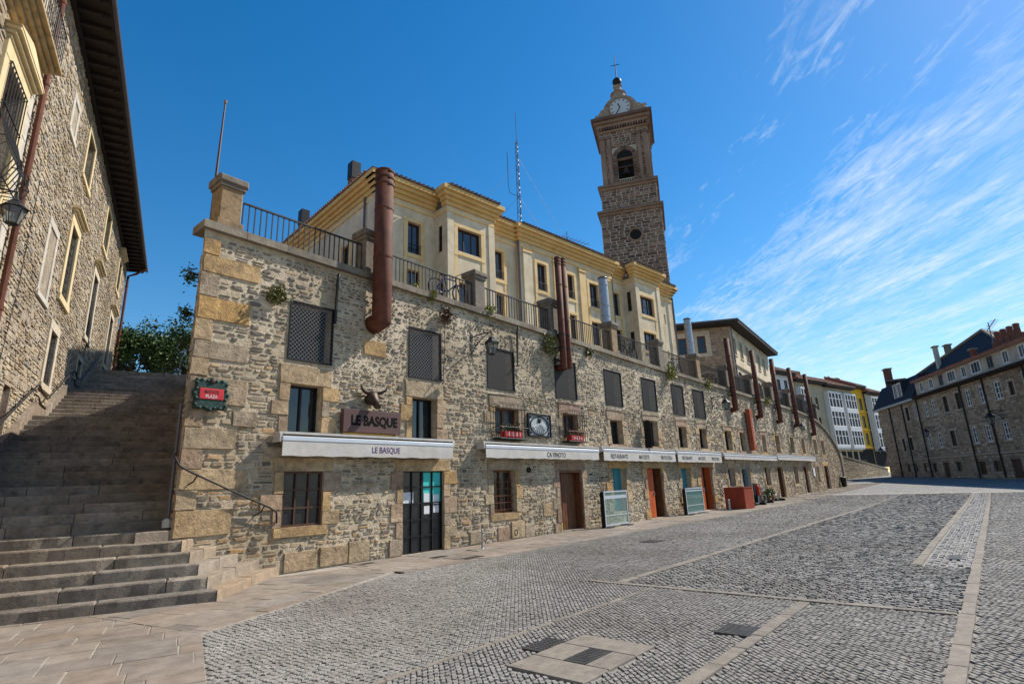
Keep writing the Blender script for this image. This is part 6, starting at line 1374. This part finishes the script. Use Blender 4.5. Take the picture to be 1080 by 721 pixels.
# ------------------------------------------------------------------ low stone wall at the far end of the square
a0, a1 = Vector((82, 17.9, 0)), Vector((112, 13.6, 0)); dl = (a1-a0).normalized(); FW = Fr(a0, U=dl, V=(0, 0, 1)); LN = (a1-a0).length
t = thing('ramp_wall', 'low sloping sunlit rubble wall below the white galleries at the end of the square', 'wall', tuple(a0+(a1-a0)*.5))
tp = lambda u: 4.95-(u/LN)*2.95
f = MB(); f.quad(FW.p(0, 0), FW.p(LN, 0), FW.p(LN, tp(LN)), FW.p(0, tp(0))); f.quad(FW.p(0, tp(0)), FW.p(LN, tp(LN)), FW.p(LN, tp(LN), -.5), FW.p(0, tp(0), -.5)); f.quad(FW.p(LN, 0, -.5), FW.p(0, 0, -.5), FW.p(0, tp(0), -.5), FW.p(LN, tp(LN), -.5)); f.build('wall', m_palmortar, t)
masonry('rubble', FW, 0, LN, .3, 4.7, [], surf('pale ramp stone', [(.50,.42,.30),(.40,.33,.25),(.56,.48,.36),(.32,.27,.21),(.47,.37,.24)], nscale=5, namt=.3, bump=.6), t, ch=(.14, .28), sw=(.25, .7), dep=(.02, .07), gap=.04, n=4, top=tp)
f = MB(); f.add([FW.p(0, tp(0), .1), FW.p(LN, tp(LN), .1), FW.p(LN, tp(LN), -.6), FW.p(0, tp(0), -.6), FW.p(0, tp(0)+.2, .1), FW.p(LN, tp(LN)+.2, .1), FW.p(LN, tp(LN)+.2, -.6), FW.p(0, tp(0)+.2, -.6)], [(3, 2, 1, 0), (4, 5, 6, 7), (0, 1, 5, 4), (1, 2, 6, 5), (2, 3, 7, 6), (3, 0, 4, 7)]); f.build('coping', m_coping, t)

# ------------------------------------------------------------------ slate roofed building on the right
KF = Fr((100.57, 11.99, 0), az=R(244.4))
kb = thing('corner_building', 'long shaded brown stone building with slate mansard and white framed windows on the right', 'building', KF.p(20, .6, -6))
W1 = [(u, u+1.0, 8.15, 9.95) for u in (9.7, 12.4)]+[(u, u+1.05, 8.1, 9.9) for u in (15.2, 17.3, 20.4, 23.3, 25.4, 28.1)]+[(30.95, 32.2, 8.1, 9.9), (33.4, 34.2, 8.2, 9.5), (35.9, 37.3, 8.1, 9.9), (40, 41.2, 8.1, 9.9), (43, 44.2, 8.1, 9.9)]
W2 = [(u, u+.9, 4.3, 6.0) for u in (6.6, 9.0)]+[(u, u+1.1, 4.2, 5.95) for u in (14.4, 17.0, 20.3, 25.0, 27.6, 30.8, 35.0, 40, 43)]
W3 = [(6.5, 7.3, 1.5, 2.45), (9.0, 9.7, 1.5, 2.45), (11.5, 12.3, 1.5, 2.45), (14.0, 15.2, 1.4, 2.45), (16.9, 18.3, .75, 2.45), (20.0, 21.2, 1.4, 2.45), (24.7, 26.1, 1.0, 2.3), (27.6, 28.9, 1.3, 2.3), (30.7, 32.3, .6, 2.35), (36, 37.2, .6, 2.4), (41, 42.2, 1.3, 2.3)]
f = MB(); wall_with_holes(f, KF, 0, 46, 0, 10.55, W1+W2+W3, .25); kw = f.build('wall', m_facmortar, kb)
f = MB(); bk = []
for h in W1+W2: bk.append(ring(f, KF, h, 0, .2, -.03, .04))
for u in (13.9, 24.9): bk.append((u, u+.3, 0, 10.5))
f.box(KF, 0, 46, 2.95, 3.15, -.02, .1, .02); f.build('window_surround', surf('brown grey surround', [(.40,.33,.25),(.46,.38,.29)], nscale=4, namt=.3, bump=.4), kb)
masonry('stonework', KF, 0, 46, .4, 10.5, bk+W3+[(0, 46, 2.95, 3.15)], m_slatestone, kw, ch=(.2, .36), sw=(.3, .85), dep=(.01, .05), gap=.035, n=4)
for i, h in enumerate(W1+W2):
    wh = h[0] > 12 and i not in (4, 5, 9, 17)
    window(KF, *h, kb, m_white if wh else m_shutter, m_glassdull, w=-.12, nx=2, ny=3 if wh else 2, fw=.13 if wh else .08, bar=.06)
for h in W3:
    f = MB(); f.box(KF, *h, -.2, -.15); f.build('door' if h[2] < 1.1 else 'cellar_window', m_shutter if h[2] < 1.1 else m_glassdull, kb)
f = MB(); f.box(KF, -.5, 13.9, 10.5, 10.78, -.3, .55, .03); f.build('cornice', m_offwhite, kb); f = MB(); f.box(KF, 13.91, 46, 10.55, 10.85, -.3, .6, .03); f.tube([KF.p(13.9, 10.75, .68), KF.p(46, 10.75, .68)], .09, 6); f.build('gutter', m_eave, kb)
f = MB(); f.add([KF.p(-.6, 10.78, .5), KF.p(13.85, 10.78, .5), KF.p(13.85, 13.9, -.9), KF.p(.6, 13.9, -.9), KF.p(-.6, 10.78, -10), KF.p(.6, 13.9, -9), KF.p(13.85, 13.9, -9)], [(0, 1, 2, 3), (4, 0, 3, 5), (3, 2, 6, 5)]); f.add([KF.p(13.85, 10.78, .5), KF.p(13.85, 10.78, -10), KF.p(13.85, 13.9, -9), KF.p(13.85, 13.9, -.9)], [(0, 1, 2, 3)]); f.build('mansard', m_slate, kb)
f = MB(); f.box(KF, 7.2, 10.6, 11.2, 13.7, -1.2, .1, .03); dm = f.build('dormer', m_slate, kb); window(KF.off(dw=.12), 7.6, 8.75, 11.3, 13.4, kb, m_white, m_glassdull, w=.02, nx=2, fw=.2); window(KF.off(dw=.12), 9.0, 10.2, 11.3, 13.4, kb, m_white, m_glassdull, w=.02, nx=2, fw=.2)
f = MB(); f.lathe(KF.p(8.9, 13.7, -.1), [(0, 1.9), (.25, 1.5), (.35, .1)], 4); f.build('dormer_cap', m_darkmetal, kb)
AT = [(15.0+i*2.62, 16.1+i*2.62, 11.2, 12.5) for i in range(11)]
AF = KF.off(dw=-.1); f = MB(); wall_with_holes(f, AF, 13.9, 46, 10.85, 12.75, AT, .15); f.build('attic', surf('attic render', [(.42,.35,.27),(.48,.41,.33)], island=False, nscale=1.5, namt=.2, bump=.1), kb)
for i, h in enumerate(AT): window(AF, h[0]-(.4 if i in (3, 5) else 0), h[1]+(.4 if i in (3, 5) else 0), h[2], h[3], kb, m_white if i % 4 != 2 else m_gutter, m_glass, w=-.06 if i not in (3, 5) else .02, nx=2 if i not in (3, 5) else 3, ny=1, fw=.14)
f = MB(); f.add([KF.p(13.9, 12.78, .35), KF.p(46, 12.78, .35), KF.p(46, 13.75, -2.6), KF.p(13.9, 13.75, -2.6), KF.p(13.9, 12.6, .35), KF.p(46, 12.6, .35)], [(0, 1, 2, 3), (4, 5, 1, 0)])
for i in range(90): uu = 13.95+i*.356; f.tube([KF.p(uu, 12.82, .37), KF.p(uu, 13.8, -2.6)], .11, 4)
f.build('roof', m_tile, kb)
f = MB(); f.add([KF.p(1.2, 13.85, -3.2), KF.p(29.5, 13.3, -3.2), KF.p(19.8, 17.6, -6.0), KF.p(1.2, 13.85, -14), KF.p(29.5, 13.3, -14)], [(0, 1, 2), (1, 4, 2), (3, 0, 2), (4, 3, 2)]); f.build('slate_roof', m_slate, kb)
f = MB(); f.tube([KF.p(1.1, 13.9, -3.2), KF.p(19.8, 17.65, -6.0), KF.p(29.6, 13.35, -3.2)], .2, 6); f.build('roof_ridge', m_coping, kb)
for u, w, z0, z1, hw, mt in ((1.0, -2, 13.5, 16.7, .55, m_brick), (12.3, -4, 14.0, 17.4, .3, m_whst), (10.6, -6.2, 15.5, 17.8, .4, m_pildark), (24.1, -2.4, 13.4, 14.5, .32, m_brick)):
    f = MB(); f.box(KF, u-hw, u+hw, z0, z1, w-hw*.7, w+hw*.7, .03); c = f.build('chimney', mt, kb); f = MB(); f.box(KF, u-hw-.12, u+hw+.12, z1+.003, z1+.18, w-hw*.7-.12, w+hw*.7+.12, .03); f.build('chimney_cap', m_coping, c)
for u in (29.3, 30.4, 31.5, 32.6):
    f = MB(); f.box(KF, u-.5, u+.5, 13.4, 14.3, -2.8, -1.9, .03); c = f.build('chimney', m_brick, kb); f = MB(); f.lathe(KF.p(u, 14.3, -2.35), [(0, .34), (.1, .28), (.8, .25), (.9, .32), (1.0, .2)], 10); f.build('chimney_pot', m_brick, c)
f = MB(); f.tube([KF.p(28.2, 13.5, -2.4), KF.p(28.2, 16.6, -2.4)], .05, 5); f.tube([KF.p(27.6, 15.8, -2.4), KF.p(29.6, 16.6, -2.4)], .04, 4)
for k in range(6): f.tube([KF.p(28+k*.28, 15.95+.11*k, -2.8), KF.p(28+k*.28, 15.95+.11*k, -2.0)], .025, 3)
f.build('aerial', m_gutter, kb)
for u in (4.6, 9.0, 13.7, 24.75, 29.4, 36.3):
    f = MB(); f.tube([KF.p(u, 10.5, .12), KF.p(u, .6, .12)], .085, 6); f.build('downpipe', m_iron, kb)
f = MB(); f.rect(Fr(KF.p(0, 0, -11), U=KF.n, V=(0, 0, 1)), 0, 11, 0, 10.6); f.rect(Fr(KF.p(46, 0, 0), U=-KF.n, V=(0, 0, 1)), 0, 11, 0, 13); f.rect(Fr(KF.p(46, 0, -15), U=-KF.U, V=(0, 0, 1)), 0, 46, 0, 13); f.build('end_wall', m_facmortar, kb)
lantern(KF, 31.3, 6.9, 1.1, 'black lantern on the shaded stone building at the right edge', 2.0); lantern(KF, 16.9, 6.6, 1.0, 'black lantern on the shaded stone building nearer its slate mansard', 1.6); lantern(KF, .8, 5.2, .9, 'black lantern at the far corner of the shaded stone building by the ramp wall', 1.6)

# ------------------------------------------------------------------ tree and sign above the stairs
def tree(c, h, rx, n, label, ncl, sz=.22):
    t = thing('tree', label, 'tree', c); c = Vector(c); f = MB(); f.tube([c, c+Vector((.1, .05, h*.3)), c+Vector((.05, .1, h*.55))], [.2, .15, .08], 8)
    cs = []
    for k in range(ncl):
        a = random.uniform(0, 6.28); e = random.uniform(-.35, 1.0); r_ = random.uniform(.55, 1.0); q = c+Vector((rx*r_*math.cos(a)*math.sqrt(max(.1, 1-e*e*.8)), rx*r_*math.sin(a)*math.sqrt(max(.1, 1-e*e*.8)), h*.62+h*.36*e*r_)); cs.append(q)
        if k < 14: f.tube([c+Vector((.05, .05, h*random.uniform(.25, .5))), c+(q-c)*.6+Vector((0, 0, .1)), q], [.07, .045, .015], 5)
    f.build('trunk', m_bark, t); V_, F_ = leaves(cs, n, (rx*.15, rx*.15, h*.06), sz, droop=.15); np_mesh('crown', V_, F_, m_leaf, t); return t
tree((9.4, 36.6, 6.5), 5.0, 2.2, 15000, 'leafy dark green tree above the top of the stairs', 80, .17)
tree((12.2, 36.6, 6.5), 5.6, 2.0, 11000, 'dark green tree behind the wall corner, right of the leafy tree', 60, .17)
t = thing('post_sign', 'small pale blue notice on a thin post at the head of the stairs', 'sign', (9.95, 30.4, 6.9)); f = MB(); f.tube([(9.95, 30.4, 6.9), (9.95, 30.4, 9.2)], .035, 6); f.build('post', m_gutter, t)
SGF = Fr((9.95, 30.4, 9.0), az=R(105)); f = MB(); f.box(SGF, -.24, .24, -.22, .22, .04, .06); pn = f.build('panel', surf('pale blue enamel', (.72,.82,.9), rough=.4, namt=.1, bump=0), t)
f = MB(); f.box(SGF, -.2, .2, .05, .08, .061, .064); f.box(SGF, -.2, .2, -.03, .0, .061, .064); f.box(SGF, -.2, .2, -.12, -.09, .061, .064); f.build('printed_lines', m_ink, pn)
t = thing('parked_car', 'roof of a small blue car just showing over the top step', 'car', (8.1, 34, 6.55))
f = MB(); CFr = Fr((8.1, 34.0, 6.57), az=R(109))
PR = [(-1.9, .3), (1.9, .3), (1.95, .75), (1.2, .95), (.7, 1.42), (-.9, 1.45), (-1.6, .95), (-1.95, .8)]; n = len(PR)
f.v = [tuple(CFr.p(u, v, .75)) for u, v in PR]+[tuple(CFr.p(u, v, -.75)) for u, v in PR]; f.f = [tuple(range(n)), tuple(range(2*n-1, n-1, -1))]+[((i+1) % n, i, n+i, n+(i+1) % n) for i in range(n)]; f.build('body', m_bluepaint, t)
f = MB(); f.add([CFr.p(-1.3, 1.0, .76), CFr.p(.9, 1.0, .76), CFr.p(.6, 1.36, .76), CFr.p(-.85, 1.38, .76)], [(0, 1, 2, 3)]); f.build('side_window', m_glass, t)
for u in (-1.2, 1.2):
    for w in (-.7, .7):
        f = MB(); f.lathe(CFr.p(u, .3, w), [(-.09, .2), (-.08, .3), (.08, .3), (.09, .2)], 16, CFr.n); f.build('wheel', m_rubber, t)
